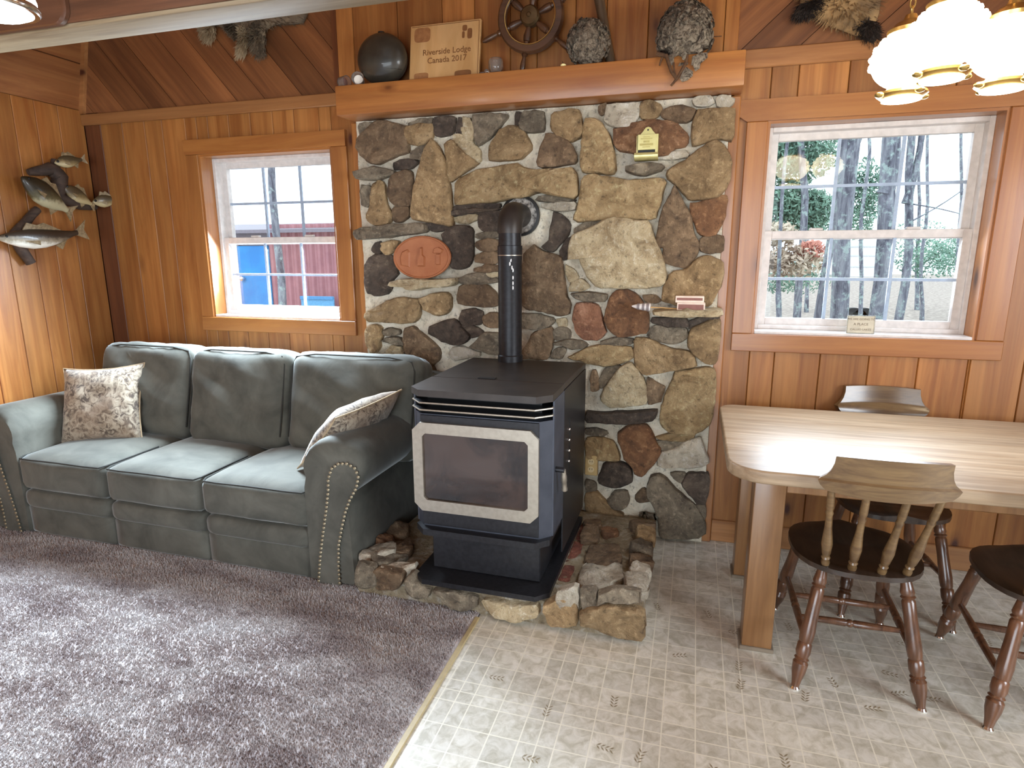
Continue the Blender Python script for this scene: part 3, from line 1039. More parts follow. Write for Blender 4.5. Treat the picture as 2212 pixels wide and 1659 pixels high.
# mortar bed, slightly uneven
mb = MB()
nx, nz = 90, 100
x0_, x1_, z0_, z1_ = -1.84, 0.113, 0.0, 2.236
for j in range(nz + 1):
    for i in range(nx + 1):
        X, Z = x0_ + (x1_ - x0_) * i / nx, z0_ + (z1_ - z0_) * j / nz
        mb.v.append((X, YS + wob((X, 0, Z), 9, 0.008) + wob((X, 5, Z), 32, 0.006), Z))
for j in range(nz):
    for i in range(nx):
        a_ = j * (nx + 1) + i
        mb.f.append((a_, a_ + 1, a_ + nx + 2, a_ + nx + 1))
mb.box(x0_, x1_, YS + 0.012, YW + 0.02, z0_, z1_)
chim = tag(mb.build('wall_chimney', M['mortar'], clean=False), 'fieldstone chimney wall set in pale mortar', **st)
for i, ln_ in enumerate(STONES.split('\n')):
    a_ = ln_.split()
    ox, oy, sc_ = CROP[a_[0]]
    hg = float(a_[2]) / 1000 * 1.05
    pts = []
    for q in a_[3:]:
        u, v_ = map(float, q.split(','))
        w3 = py(ox + u / sc_, oy + v_ / sc_, YS - hg * 0.8)
        pts.append((w3.x, w3.z))
    stone(pts, hg, lambda u, v_, o_: (u, YS - o_, v_), ST[a_[1]], chim, i * 1.7 + 3)

# ================================================================== hearth
HX0, HX1, HY, HZ = -1.40, -0.128, 2.235, 0.118
hearth = thing('stone_hearth', 'low raised hearth of rough stones under the black stove', 'hearth', (-0.76, 2.7, 0))
mb = MB()
nx, ny = 40, 30
for j in range(ny + 1):
    for i in range(nx + 1):
        X, Y = HX0 + (HX1 - HX0) * i / nx, HY + (YS - 0.02 - HY) * j / ny
        mb.v.append((X, Y, HZ + (wob((X, Y, 0), 12, 0.012) + wob((X, Y, 3), 35, 0.008) if 0 < i < nx and 0 < j < ny else -0.01)))
for j in range(ny):
    for i in range(nx):
        a_ = j * (nx + 1) + i
        mb.f.append((a_, a_ + 1, a_ + nx + 2, a_ + nx + 1))
mb.box(HX0, HX1, HY, YS - 0.02, 0, HZ - 0.01)
M['hearth_mortar'] = stone_mat('hearth_mortar', (156, 142, 116), (104, 88, 62), (206, 204, 196), 0.1)
mb.build('mortar_bed', M['hearth_mortar'], hearth, clean=False)
HS_F = '''T8 G 30 95,960 330,1010 330,1300 100,1290
T8 B 34 350,1050 760,1100 740,1200 680,1290 480,1340 360,1320
T8 G 34 850,1130 960,1110 990,1290 1160,1330 1130,1440 1000,1450 830,1370
C4 G 34 600,840 880,890 880,960 780,980 680,930 640,880
C4 L 34 930,910 1170,950 1280,930 1300,1010 1180,1030 1010,1020 960,980
C4 T 36 1340,950 1440,900 1540,950 1550,1070 1500,1080 1380,1060
T7 T 42 370,1260 700,1220 1010,1290 1020,1420 1000,1570 880,1570 700,1520 520,1440 380,1400
T7 W 30 130,1080 320,1010 320,1230 200,1290 120,1180
T7 G 28 370,1060 520,1050 510,1220 390,1230
T7 G 30 550,1090 720,1050 980,1070 960,1190 640,1160 560,1200'''
HS_T = '''T7 B 22 460,590 750,570 790,740 640,800 420,740
T7 W 24 420,760 620,800 780,760 800,930 640,990 480,1040 330,970
T7 W 44 840,900 1060,880 1070,1040 860,1020
T7 W 40 900,790 1090,800 1080,880 910,870
T7 B 42 890,650 1110,680 1120,780 900,760
T7 G 44 890,590 960,500 1110,520 1110,650
T7 T 46 960,400 1140,410 1130,510 970,480
T7 B 48 870,320 1140,345 1140,400 960,390
T7 B 24 410,300 560,290 570,370 410,375
T7 B 24 400,385 550,385 540,520 370,530
T7 O 26 590,400 740,385 760,430 620,470
T7 G 26 1000,120 1150,110 1170,250 1010,220
T8 W 46 80,760 400,620 640,660 620,790 300,860 130,850
T8 G 40 290,880 560,820 830,800 700,900 450,940 380,960
T8 W 36 440,950 700,950 960,930 940,1020 720,1060 460,1030
T8 O 40 330,570 500,510 620,560 560,620 360,610
T8 B 40 470,480 640,360 850,340 820,500 600,520
T8 B 30 640,700 850,520 900,700 860,800 660,780'''
for i, ln_ in enumerate(HS_F.split('\n')):
    a_ = ln_.split()
    ox, oy, sc_ = CROP[a_[0]]
    hg = float(a_[2]) / 1000
    pts = []
    for q in a_[3:]:
        u, v_ = map(float, q.split(','))
        w3 = py(ox + u / sc_, oy + v_ / sc_, HY - hg * 0.7)
        pts.append((w3.x, max(w3.z, 0.004)))
    stone(pts, hg, lambda u, v_, o_: (u, HY - o_, v_), ST[a_[1]], hearth, 400 + i * 1.3, 1.5, grow=0.010)
for i, ln_ in enumerate(HS_T.split('\n')):
    a_ = ln_.split()
    ox, oy, sc_ = CROP[a_[0]]
    hg = float(a_[2]) / 1000
    pts = []
    for q in a_[3:]:
        u, v_ = map(float, q.split(','))
        w3 = pz(ox + u / sc_, oy + v_ / sc_, HZ + hg * 0.8)
        pts.append((min(max(w3.x, HX0 - 0.02), HX1 + 0.01), min(w3.y, YS - 0.03)))
    stone(pts, hg, lambda u, v_, o_: (u, v_, HZ + o_), ST[a_[1]], hearth, 500 + i * 1.3, 1.3, grow=0.010)
M['red_brick'] = stone_mat('red_brick', (116, 66, 52), (84, 48, 40), (140, 96, 78))
for i in range(3):
    y0 = 2.40 + i * 0.2
    MB().bbox(-0.505, -0.45, y0, y0 + 0.185, HZ - 0.02, HZ + 0.004, 0.006).build('brick', M['red_brick'], hearth)

# ================================================================== stove
SZ0 = 0.130
stove = thing('wood_stove', 'black steel wood stove with silver framed glass door and tall flue pipe', 'stove', (-0.81, 2.6, SZ0))
SXL, SXR, SYF, SYB = -1.115, -0.507, 2.255, 3.03


def octo(x0, x1, y0, y1, c):            # front corners clipped
    return [(x0, y1), (x0, y0 + c), (x0 + c, y0), (x1 - c, y0), (x1, y0 + c), (x1, y1)]


def plate(x0, x1, y0, y1, z0, z1, c, b=0.003):
    mb = MB().prism(octo(x0, x1, y0, y1, c), lambda u, v_, w_: (u, v_, w_), z0, z1)
    return mb


plate(SXL + 0.01, SXR + 0.005, 2.185, SYB - 0.02, SZ0, SZ0 + 0.022, 0.05).build('base_plate', M['black_metal'], stove, smooth=False)
MB().bbox(-1.05, -0.56, 2.30, 2.96, SZ0 + 0.022, 0.345, 0.004).build('pedestal', M['black_metal'], stove)
plate(SXL + 0.01, SXR - 0.005, 2.215, 2.60, 0.345, 0.372, 0.05).build('ash_lip', M['black_metal'], stove, smooth=False)
plate(SXL + 0.004, SXR - 0.004, SYF, SYB - 0.04, 0.372, 0.872, 0.045).build('firebox', M['blue_metal'], stove, smooth=False)
MB().bbox(SXL + 0.048, SXR - 0.048, SYF - 0.006, SYF, 0.38, 0.868, 0.002).build('front_panel', M['black_metal'], stove)
MB().bbox(-1.06, -0.56, 2.31, SYB - 0.06, 0.872, 0.955, 0.003).build('vent_box', M['black'], stove)
for z in (0.892, 0.922):
    lv = plate(SXL + 0.004, SXR - 0.004, 2.228, 2.50, z, z + 0.005, 0.055).build('louver', M['black_metal'], stove, smooth=False)
    pth = [(p[0], p[1], z + 0.003) for p in octo(SXL + 0.004, SXR - 0.004, 2.226, 2.46, 0.055)]
    MB().tube(pth, 0.0042, 6).build('bright_edge', M['steel'], lv)
plate(SXL, SXR, 2.222, 2.49, 0.952, 0.980, 0.055).build('top_plate', M['stove_top'], stove, smooth=False)
MB().bbox(SXL, SXR, 2.494, SYB, 0.952, 0.980, 0.003).build('top_plate', M['stove_top'], stove)
MB().bbox(-0.90, -0.82, 2.50, 2.53, 0.980, 0.984, 0.001).build('top_vent', M['black'], stove)
for x0, x1 in ((SXR - 0.006, SXR + 0.002), (SXL - 0.002, SXL + 0.006)):
    MB().bbox(x0, x1, 2.50, SYB, 0.20, 0.950, 0.002).build('side_shield', M['black_metal'], stove)
    MB().bbox(x0, x1, 2.30, 2.494, 0.372, 0.950, 0.002).build('side_shield', M['blue_metal'], stove)
# door frame with clipped corners
DX0, DX1, DZ0, DZ1 = -1.098, -0.553, 0.448, 0.838


def clip8(x0, x1, z0, z1, c):
    return [(x0 + c, z0), (x1 - c, z0), (x1, z0 + c), (x1, z1 - c), (x1 - c, z1), (x0 + c, z1), (x0, z1 - c), (x0, z0 + c)]


oc, ic = clip8(DX0, DX1, DZ0, DZ1, 0.034), clip8(DX0 + 0.044, DX1 - 0.044, DZ0 + 0.05, DZ1 - 0.046, 0.014)
mb = MB()
for yy in (SYF - 0.022, SYF - 0.006):
    mb.v += [(x, yy, z) for x, z in oc] + [(x, yy, z) for x, z in ic]
for i in range(8):
    j = (i + 1) % 8
    mb.f += [(i, j, 8 + j, 8 + i), (16 + i, 24 + i, 24 + j, 16 + j), (i, 16 + i, 16 + j, j), (8 + i, 8 + j, 24 + j, 24 + i)]
door = mb.build('door_frame', M['steel'], stove, smooth=False)
MB().prism(clip8(DX0 + 0.040, DX1 - 0.040, DZ0 + 0.046, DZ1 - 0.042, 0.014), lambda u, v_, w_: (u, w_, v_), SYF - 0.011, SYF - 0.007).build('door_glass', M['stove_glass'], door, smooth=False)
# handle
hx, hy, hz = SXR + 0.004, 2.335, 0.655
hd = MB().tube([(hx - 0.02, hy, hz), (hx + 0.035, hy - 0.005, hz)], 0.012, 10).build('door_handle', M['black_metal'], stove)
pts = [(hx + 0.03, hy + t * 0.03, hz - t * 0.10) for t in (0, 0.25, 0.3, 0.55, 0.6, 0.85, 0.9, 1)]
MB().tube(pts, [0.010, 0.011, 0.013, 0.013, 0.011, 0.011, 0.013, 0.013], 10).build('coil_grip', M['steel'], hd)
MB().box(SXR + 0.001, SXR + 0.004, 2.62, 2.632, 0.56, 0.80).build('side_slot', M['black'], stove)
for z in (0.60, 0.65, 0.70, 0.75):
    MB().sphere((SXR + 0.004, 2.60, z), 0.007, 8, 6).build('bolt', M['chrome'], stove)
# flue
FX, FY = -0.893, 2.985
MB().lathe([(0.064, 0), (0.064, 0.03), (0.060, 0.035), (0.060, 0.51), (0.062, 0.515), (0.062, 0.58), (0.057, 0.582), (0.056, 0.66)], 28, (FX, FY, 0.980)).build('flue_pipe', M['black_metal'], stove)
MB().lathe([(0.0625, 0), (0.0625, 0.004)], 28, (FX, FY, 1.512)).build('pipe_ring', M['steel'], stove)
el, R_ = [], 0.075
el += [(FX, FY, 1.62), (FX, FY, 1.635)]
for t in range(0, 91, 15):
    a_ = math.radians(t)
    el.append((FX, FY + R_ * (1 - math.cos(a_)), 1.640 + R_ * math.sin(a_)))
el.append((FX, YS - 0.01, 1.640 + R_))
MB().tube(el, 0.062, 24).build('flue_elbow', M['stove_top'], stove)
MB().lathe([(0.104, 0.0), (0.104, 0.022), (0.092, 0.026), (0.090, 0.012)], 36, (FX, YS - 0.012, 1.715), (0, -1, 0)).build('wall_collar', M['black'], stove)
MB().lathe([(0.096, 0.0), (0.096, 0.014), (0.06, 0.018)], 36, (FX, YS - 0.014, 1.715), (0, -1, 0)).build('collar_plate', plain('flaked_pipe_plate', (70, 66, 62), 0.6, 0.3, nscale=60, c2=(180, 176, 168)), stove)

# ================================================================== sofa
M['nailhead'] = plain('antique_nailhead', (150, 140, 116), 0.35, 0.6)
sofa = thing('sofa', 'grey green suede three seat sofa with rolled arms and nailhead trim', 'sofa', (-2.55, 2.75, 0))


def cushion(size, r, cuts=14, crown=(0, 0, 0), wr=0.0, wsc=6.0, seed=0.0, crease=None):
    bm = bmesh.new()
    bmesh.ops.create_cube(bm, size=2)
    bmesh.ops.subdivide_edges(bm, edges=list(bm.edges), cuts=cuts, use_grid_fill=True)
    hs = [q / 2 for q in size]
    for v_ in bm.verts:
        p = v_.co.copy()
        q = Vector((p.x * hs[0], p.y * hs[1], p.z * hs[2]))
        inner = Vector([max(-(hs[i] - r), min(hs[i] - r, q[i])) for i in range(3)])
        d = q - inner
        if d.length > 1e-9:
            q = inner + d.normalized() * r
        for i in range(3):
            j, k2 = (i + 1) % 3, (i + 2) % 3
            q[i] += crown[i] * p[i] * (1 - abs(p[j]) ** 2.2) * (1 - abs(p[k2]) ** 2.2)
        if wr:
            nrm = q.normalized()
            q += nrm * (wob(q, wsc, wr, seed) + wob((q.x * 3.2, q.y * 3.2, q.z), wsc * 1.3, wr * 0.5, seed))
        if crease:
            q += crease(p, q)
        v_.co = q
    m_ = MB()
    return m_.bm(bm)


sb = [-3.475, -2.865, -2.262, -1.650]
for i in range(3):
    a_, b_ = sb[i], sb[i + 1]
    cx, wd = (a_ + b_) / 2, b_ - a_
    cu = cushion((wd - 0.004, 0.70, 0.19), 0.045, 14, (0.004, 0.012, 0.03), 0.006, 5, i * 3.1).xf(Matrix.Translation((cx, 2.60, 0.362))).build('seat_cushion', M['suede'], sofa, ang=180)
    # welt along the top front edge
    w_ = wd / 2 - 0.03
    pth = [(cx - w_ - 0.018, 2.62, 0.452), (cx - w_ - 0.016, 2.29, 0.449), (cx - w_, 2.258, 0.446)] + [(cx - w_ + 2 * w_ * t / 6, 2.249 - 0.004 * math.sin(math.pi * t / 6), 0.446 + 0.006 * math.sin(math.pi * t / 6)) for t in range(1, 6)] + [(cx + w_, 2.258, 0.446), (cx + w_ + 0.016, 2.29, 0.449), (cx + w_ + 0.018, 2.62, 0.452)]
    MB().tube(pth, 0.0045, 6).build('welt', M['piping'], cu)
    cushion((wd - 0.004, 0.62, 0.12), 0.045, 10, (0, 0.006, 0), 0.002, 6, i).xf(Matrix.Translation((cx, 2.562, 0.215))).build('front_band', M['suede'], sofa, ang=180)
    cushion((wd - 0.004, 0.60, 0.17), 0.02, 8, (0, 0.004, 0), 0.002, 6, i + 9).xf(Matrix.Translation((cx, 2.572, 0.090))).build('footrest_panel', M['suede'], sofa, ang=180)


def fold(seed, amp):
    def f(p, q):
        t = p.x * 2.5 + p.z * 4.5 + seed
        s_ = math.sin(t * 1.7 + 2.0 * mnoise.noise(Vector((p.x * 1.3, seed, p.z * 1.3)))) ** 3
        return Vector((0, -amp * s_ * (1 - p.x ** 2) * (1 - abs(p.z) ** 3) if p.y < 0 else 0, 0))
    return f


bk = [(-3.49, -2.80, 2.925, 0.0), (-2.795, -2.14, 2.905, 1.3), (-2.135, -1.36, 2.925, 2.9)]
for x0, x1, yc, sd in bk:
    m4 = Matrix.Translation(((x0 + x1) / 2, yc, 0.70)) @ Matrix.Rotation(math.radians(-13), 4, 'X')
    cu = cushion((x1 - x0, 0.27, 0.56), 0.075, 18, (0.006, 0.035, 0.01), 0.014, 4.5, sd, fold(sd, 0.020)).xf(m4).build('back_cushion', M['suede'], sofa, ang=180)
    w_ = (x1 - x0) / 2 - 0.05
    pth = [m4 @ Vector((-w_ - 0.032, -0.113, -0.2)), m4 @ Vector((-w_ - 0.034, -0.113, 0.0)), m4 @ Vector((-w_ - 0.032, -0.113, 0.2)), m4 @ Vector((-w_ - 0.012, -0.112, 0.248))] + [m4 @ Vector((-w_ + 2 * w_ * t / 6, -0.118, 0.266)) for t in range(1, 6)] + [m4 @ Vector((w_ + 0.012, -0.112, 0.248)), m4 @ Vector((w_ + 0.032, -0.113, 0.2)), m4 @ Vector((w_ + 0.034, -0.113, 0.0)), m4 @ Vector((w_ + 0.032, -0.113, -0.2))]
    MB().tube(pth, 0.0042, 6).build('welt', M['piping'], cu)
cushion((2.24, 0.22, 0.84), 0.06, 10, (0, 0.01, 0.01), 0.003, 4).xf(Matrix.Translation((-2.445, 3.07, 0.47)) @ Matrix.Rotation(math.radians(-5), 4, 'X')).build('back_frame', M['suede'], sofa, ang=180)


def arm_profile():
    # right-hand arm, (offset from inner face, z)
    pr = [(0.0, 0.02), (0.0, 0.48)]
    cx, cz, R = 0.165, 0.580, 0.135
    for t in range(200, -75, -15):
        a_ = math.radians(t)
        pr.append((cx + R * math.cos(a_) * (1.12 if t < 90 else 1.2), cz + R * math.sin(a_)))
    pr += [(0.235, 0.40), (0.240, 0.30), (0.255, 0.02)]
    return pr


for side in (1, -1):
    xi = -1.675 if side > 0 else -3.465
    pr = arm_profile()
    mb = MB()
    ysn = [2.262, 2.285, 2.31, 2.6, 2.9, 3.15]
    n = len(pr)
    cxp, czp = 0.13, 0.4
    for kk, yy in enumerate(ysn):
        s_ = (0.93, 0.985, 1.0, 1.0, 1.0, 1.0)[kk]
        for u, z in pr:
            uu, zz = cxp + (u - cxp) * s_, (czp + (z - czp) * (s_ if z > 0.1 else 1.0))
            zz -= 0.0 if yy < 2.5 else 0.012 * (yy - 2.5)
            mb.v.append((xi + side * uu, yy, zz + wob((uu, yy, zz), 7, 0.004)))
    for kk in range(len(ysn) - 1):
        for i in range(n):
            j = (i + 1) % n
            mb.f.append((kk * n + i, kk * n + j, (kk + 1) * n + j, (kk + 1) * n + i))
    mb.f.append(tuple(range(n)))
    mb.f.append(tuple((len(ysn) - 1) * n + i for i in reversed(range(n))))
    arm = mb.build('arm', M['suede'], sofa, ang=60)
    # facing panel and nailheads, laid out on the right arm and mirrored
    npx = [(690, 1262), (694, 1200), (700, 1150), (707, 1100), (711, 1060), (711, 1035), (718, 1012), (733, 1001), (752, 1001), (769, 1011), (776, 1030), (772, 1052), (757, 1080), (748, 1105), (740, 1140), (733, 1180), (733, 1220), (736, 1264)]
    W3 = [py(a_, b_, 2.258) for a_, b_ in npx]
    lp = [((p.x + 1.675), p.z) for p in W3]
    fp = MB().prism(lp, lambda u, v_, w_: (xi + side * u, w_, v_), 2.252, 2.266).build('facing_panel', M['suede'], arm, smooth=False)
    nail = MB()
    acc, prev = 0.0, None
    for a_, b_ in zip(lp, lp[1:]):
        A, B_ = Vector(a_), Vector(b_)
        L = (B_ - A).length
        t = -acc
        while t + 0.0215 <= L:
            t += 0.0215
            p = A + (B_ - A) * (t / L)
            nail.sphere((xi + side * p.x, 2.250, p.y), (0.0078, 0.005, 0.0078), 8, 5)
        acc = L - t
    tag(nail.build('nailhead_trim', M['nailhead'], arm), kind='stuff')


def pillow(name, lab, c, w_ax, u_ax, size, th, seed, group):
    w_ax, u_ax = Vector(w_ax).normalized(), Vector(u_ax).normalized()
    n_ax = w_ax.cross(u_ax).normalized()
    u_ax = n_ax.cross(w_ax).normalized()
    mb = MB()
    N = 22
    for s_ in (1, -1):
        base = len(mb.v)
        for j in range(N + 1):
            for i in range(N + 1):
                a_, b_ = -1 + 2 * i / N, -1 + 2 * j / N
                pin = 1 - 0.10 * (1 - b_ * b_) * abs(a_) ** 3, 1 - 0.10 * (1 - a_ * a_) * abs(b_) ** 3
                t = th / 2 * max(0, (1 - abs(a_) ** 2.6)) ** 0.55 * max(0, (1 - abs(b_) ** 2.6)) ** 0.55
                wv = wob((a_ * 2, b_ * 2, s_), 1.6, 0.012, seed) * (1 - a_ ** 4) * (1 - b_ ** 4)
                mb.v.append(tuple(Vector(c) + w_ax * (a_ * size / 2 * pin[0]) + u_ax * (b_ * size / 2 * pin[1]) + n_ax * (s_ * t + wv)))
        for j in range(N):
            for i in range(N):
                a0 = base + j * (N + 1) + i
                q = (a0, a0 + 1, a0 + N + 2, a0 + N + 1)
                mb.f.append(q if s_ > 0 else tuple(reversed(q)))
    bm = bmesh.new()
    me = bpy.data.meshes.new('t')
    me.from_pydata(mb.v, [], mb.f)
    bm.from_mesh(me)
    bmesh.ops.remove_doubles(bm, verts=bm.verts, dist=1e-4)
    r = thing(name, lab, 'pillow', tuple(c), group)
    MB().bm(bm).build('cover', M['pillow'], r, ang=180)
    edge = []
    for a_, b_ in ((-1, -1), (1, -1), (1, 1), (-1, 1)):
        nx_ = {(-1, -1): (1, 0), (1, -1): (0, 1), (1, 1): (-1, 0), (-1, 1): (0, -1)}[(a_, b_)]
        for t in range(8):
            aa, bb = a_ + nx_[0] * 2 * t / 8, b_ + nx_[1] * 2 * t / 8
            p0, p1_ = 1 - 0.10 * (1 - bb * bb) * abs(aa) ** 3, 1 - 0.10 * (1 - aa * aa) * abs(bb) ** 3
            edge.append(Vector(c) + w_ax * (aa * size / 2 * p0) + u_ax * (bb * size / 2 * p1_))
    MB().tube(edge, 0.004, 6, closed=True).build('edge_cord', plain('pillow_cord', (178, 158, 128), 0.9), r)
    return r


c1 = py(222, 874, 2.66)
pillow('throw_pillow', 'tan patterned throw pillow facing out from the sofa end by the fish wall', c1, (0.93, 0.34, 0.06), (0.05, 0.42, 0.92), 0.47, 0.17, 1.0, 'patterned throw pillows')
c2_ = py(757, 925, 2.60)
pillow('throw_pillow', 'tan patterned throw pillow leaning edge on against the sofa arm by the stove', c2_, (0.25, 0.95, 0.10), (0.74, -0.10, 0.72), 0.45, 0.17, 5.0, 'patterned throw pillows')

# ================================================================== table
TZ = 0.795
TX0, TX1, TY0, TY1 = 0.150, 2.25, 2.128, 3.10


def round_rect(x0, x1, y0, y1, rads, n=8):
    out_ = []
    for (cx, cy, a0), r in zip(((x0, y0, 180), (x1, y0, 270), (x1, y1, 0), (x0, y1, 90)), rads):
        ox = cx + (r if cx == x0 else -r)
        oy = cy + (r if cy == y0 else -r)
        for i in range(n + 1):
            a_ = math.radians(a0 + 90 * i / n)
            out_.append((ox + r * math.cos(a_), oy + r * math.sin(a_)))
    return out_


table = thing('dining_table', 'long light wood dining table with rounded corners and square legs', 'table', (1.2, 2.6, 0))
bm = bmesh.new()
vs = [bm.verts.new((x, y, TZ)) for x, y in round_rect(TX0, TX1, TY0, TY1, (0.13, 0.13, 0.08, 0.08))]
fc = bm.faces.new(vs)
ex = bmesh.ops.extrude_face_region(bm, geom=[fc])
for v_ in [g for g in ex['geom'] if isinstance(g, bmesh.types.BMVert)]:
    v_.co.z -= 0.048
bmesh.ops.bevel(bm, geom=[e for e in bm.edges if abs(e.verts[0].co.z - e.verts[1].co.z) < 1e-6], offset=0.008, segments=3, affect='EDGES', profile=0.5)
MB().bm(bm).build('table_top', M['table'], table, ang=40)
for x0, x1 in ((0.256, 0.366), (2.03, 2.14)):
    for y0 in (2.30, 2.86):
        lg = MB().bbox(x0, x1, y0, y0 + 0.105, 0.012, TZ - 0.05, 0.006, 2).build('leg', M['table_leg'], table)
        MB().bbox(x0 - 0.008, x1 + 0.008, y0 - 0.008, y0 + 0.113, 0, 0.016, 0.003).build('foot_pad', plain('felt_pad', (120, 108, 92), 0.9), lg)
for y0 in (2.31, 2.925):
    MB().bbox(0.366, 2.03, y0, y0 + 0.03, TZ - 0.138, TZ - 0.05, 0.004).build('apron', M['table_leg'], table)
for x0 in (0.30, 2.07):
    MB().bbox(x0, x0 + 0.03, 2.405, 2.86, TZ - 0.138, TZ - 0.05, 0.004).build('apron', M['table_leg'], table)

# ================================================================== chairs
chair = thing('dining_chair', 'dark turned wood spindle back chair pulled up to the table corner', 'chair', (0, 0, 0), 'dark wood dining chairs')
LEG = [(0.0, 0.016), (0.06, 0.020), (0.10, 0.023), (0.12, 0.019), (0.135, 0.024), (0.15, 0.018), (0.17, 0.022), (0.30, 0.021), (0.44, 0.023), (0.52, 0.025), (0.60, 0.023), (0.615, 0.020), (0.63, 0.024), (0.70, 0.025),
       (0.74, 0.020), (0.755, 0.025), (0.77, 0.020), (0.79, 0.026), (0.86, 0.024), (0.93, 0.017), (0.985, 0.013), (1.0, 0.013)]


def turned(a_, b_, prof, n=14):
    a_, b_ = Vector(a_), Vector(b_)
    L = (b_ - a_).length
    return MB().lathe([(r, t * L) for t, r in prof], n, a_, b_ - a_)


SEATZ = 0.455
feet = {'rl': (-0.198, -0.262), 'rr': (0.198, -0.262), 'fl': (-0.205, 0.255), 'fr': (0.205, 0.255)}
tops = {'rl': (-0.13, -0.17), 'rr': (0.13, -0.17), 'fl': (-0.15, 0.12), 'fr': (0.15, 0.12)}
for k_ in feet:
    f_, t_ = feet[k_], tops[k_]
    lg = turned((t_[0], t_[1], SEATZ - 0.03), (f_[0], f_[1], 0.006), LEG).build('leg', M['chair'], chair)
    MB().lathe([(0.016, 0), (0.017, 0.004), (0.012, 0.012)], 12, (f_[0], f_[1], 0)).build('glide', M['chrome'], lg)


def legpt(k_, z):
    f_, t_ = feet[k_], tops[k_]
    u = z / (SEATZ - 0.03)
    return Vector((f_[0] + (t_[0] - f_[0]) * u, f_[1] + (t_[1] - f_[1]) * u, z))


STR = [(0, 0.009), (0.2, 0.012), (0.45, 0.014), (0.47, 0.011), (0.49, 0.015), (0.51, 0.015), (0.53, 0.011), (0.55, 0.014), (0.8, 0.012), (1, 0.009)]
for a_, b_ in (('fl', 'rl'), ('fr', 'rr')):
    turned(legpt(a_, 0.20), legpt(b_, 0.17), STR, 10).build('side_stretcher', M['chair'], chair)
for t in (0.33, 0.66):
    A = legpt('fl', 0.20).lerp(legpt('rl', 0.17), t)
    B_ = legpt('fr', 0.20).lerp(legpt('rr', 0.17), t)
    turned(A, B_, STR, 10).build('cross_stretcher', M['chair'], chair)
# saddle seat
mb = MB()
N1, N2 = 36, 9
for lay in (0, 1):
    for r_ in range(1, N2 + 1):
        for i in range(N1):
            a_ = 2 * math.pi * i / N1
            ca, sa = math.cos(a_), math.sin(a_)
            e_ = 2.8
            rad = (abs(ca) ** e_ + abs(sa) ** e_) ** (-1 / e_)
            x = 0.215 * rad * ca * (1.0 if sa > 0 else 1 - 0.10 * (sa * sa))
            y = 0.215 * rad * sa
            f_ = r_ / N2
            X, Y = x * f_, y * f_ - 0.01
            if lay == 0:
                dish = -0.016 * (1 - f_ ** 2) * (0.6 + 0.4 * (Y < 0.05))
                pom = 0.016 * math.exp(-(X / 0.05) ** 2) * max(0, (Y - 0.03) / 0.17) * f_
                z = SEATZ + dish + pom + (-0.006 if r_ == N2 else 0)
            else:
                z = SEATZ - 0.040 + 0.012 * (f_ ** 4) + (0.004 if r_ == N2 else 0)
            mb.v.append((X, Y, z))
cidx = len(mb.v)
mb.v.append((0, -0.01, SEATZ - 0.014))
mb.v.append((0, -0.01, SEATZ - 0.040))
for lay in (0, 1):
    b0 = lay * N1 * N2
    for i in range(N1):
        j = (i + 1) % N1
        mb.f.append((b0 + i, b0 + j, cidx + lay))
        for r_ in range(N2 - 1):
            mb.f.append((b0 + r_ * N1 + i, b0 + (r_ + 1) * N1 + i, b0 + (r_ + 1) * N1 + j, b0 + r_ * N1 + j))
for i in range(N1):
    j = (i + 1) % N1
    a0 = (N2 - 1) * N1
    b0 = N1 * N2 + (N2 - 1) * N1
    mb.f.append((a0 + i, a0 + j, b0 + j, b0 + i))
mb.build('seat', M['chair_seat'], chair, ang=60)
# crest rail, bowed
mb = MB()
NC = 24
R0 = 0.42


def crest_pt(x, z, o_):
    yb = -0.318 + 0.9 * x * x + (z - 0.80) * -0.22
    nrm = Vector((1.8 * x, -1, 0)).normalized()
    return Vector((x, yb, z)) + nrm * o_


ts = [(-1 + 2 * i / NC) for i in range(NC + 1)]
for t in ts:
    # lower tip wide, waist, upper corners
    for zz, hw in ((0.768, 0.172), (0.786, 0.190), (0.801, 0.197), (0.809, 0.192), (0.822, 0.178), (0.840, 0.168), (0.866, 0.161), (0.893, 0.160)):
        x = hw * t
        zc = zz - (0.014 * (1 - t * t) if zz < 0.79 else 0.012 * (1 - t * t) * -0.4)
        for o_ in (0.012, -0.012):
            mb.v.append(tuple(crest_pt(x, zc, o_ * (1.45 if zz < 0.805 else 0.85))))
K = 16
for i in range(NC):
    for j in range(7):
        a0, b0 = i * K + j * 2, (i + 1) * K + j * 2
        mb.f.append((a0, b0, b0 + 2, a0 + 2))
        mb.f.append((a0 + 1, a0 + 3, b0 + 3, b0 + 1))
    a0, b0 = i * K, (i + 1) * K
    mb.f.append((a0, a0 + 1, b0 + 1, b0))
    mb.f.append((a0 + 14, b0 + 14, b0 + 15, a0 + 15))
for i in (0, NC):
    for j in range(7):
        a0 = i * K + j * 2
        mb.f.append((a0, a0 + 2, a0 + 3, a0 + 1))
mb.build('crest_rail', M['chair_x'], chair, ang=40)
SP = [(0, 0.012), (0.06, 0.015), (0.10, 0.012), (0.12, 0.015), (0.14, 0.011), (0.18, 0.015), (0.30, 0.0185), (0.36, 0.017), (0.50, 0.0125), (0.66, 0.0105), (0.70, 0.013), (0.73, 0.010), (0.76, 0.013), (0.90, 0.012), (1, 0.011)]
for tb, tt in ((-0.125, -0.158), (-0.045, -0.058), (0.045, 0.058), (0.125, 0.158)):
    top = crest_pt(tt, 0.765 - 0.010 * (1 - (tt / 0.19) ** 2) + 0.012, 0)
    yb = -0.195 + 1.2 * tb * tb
    turned((tb, yb, SEATZ - 0.012), top, SP, 12).build('spindle', M['chair_x'], chair)

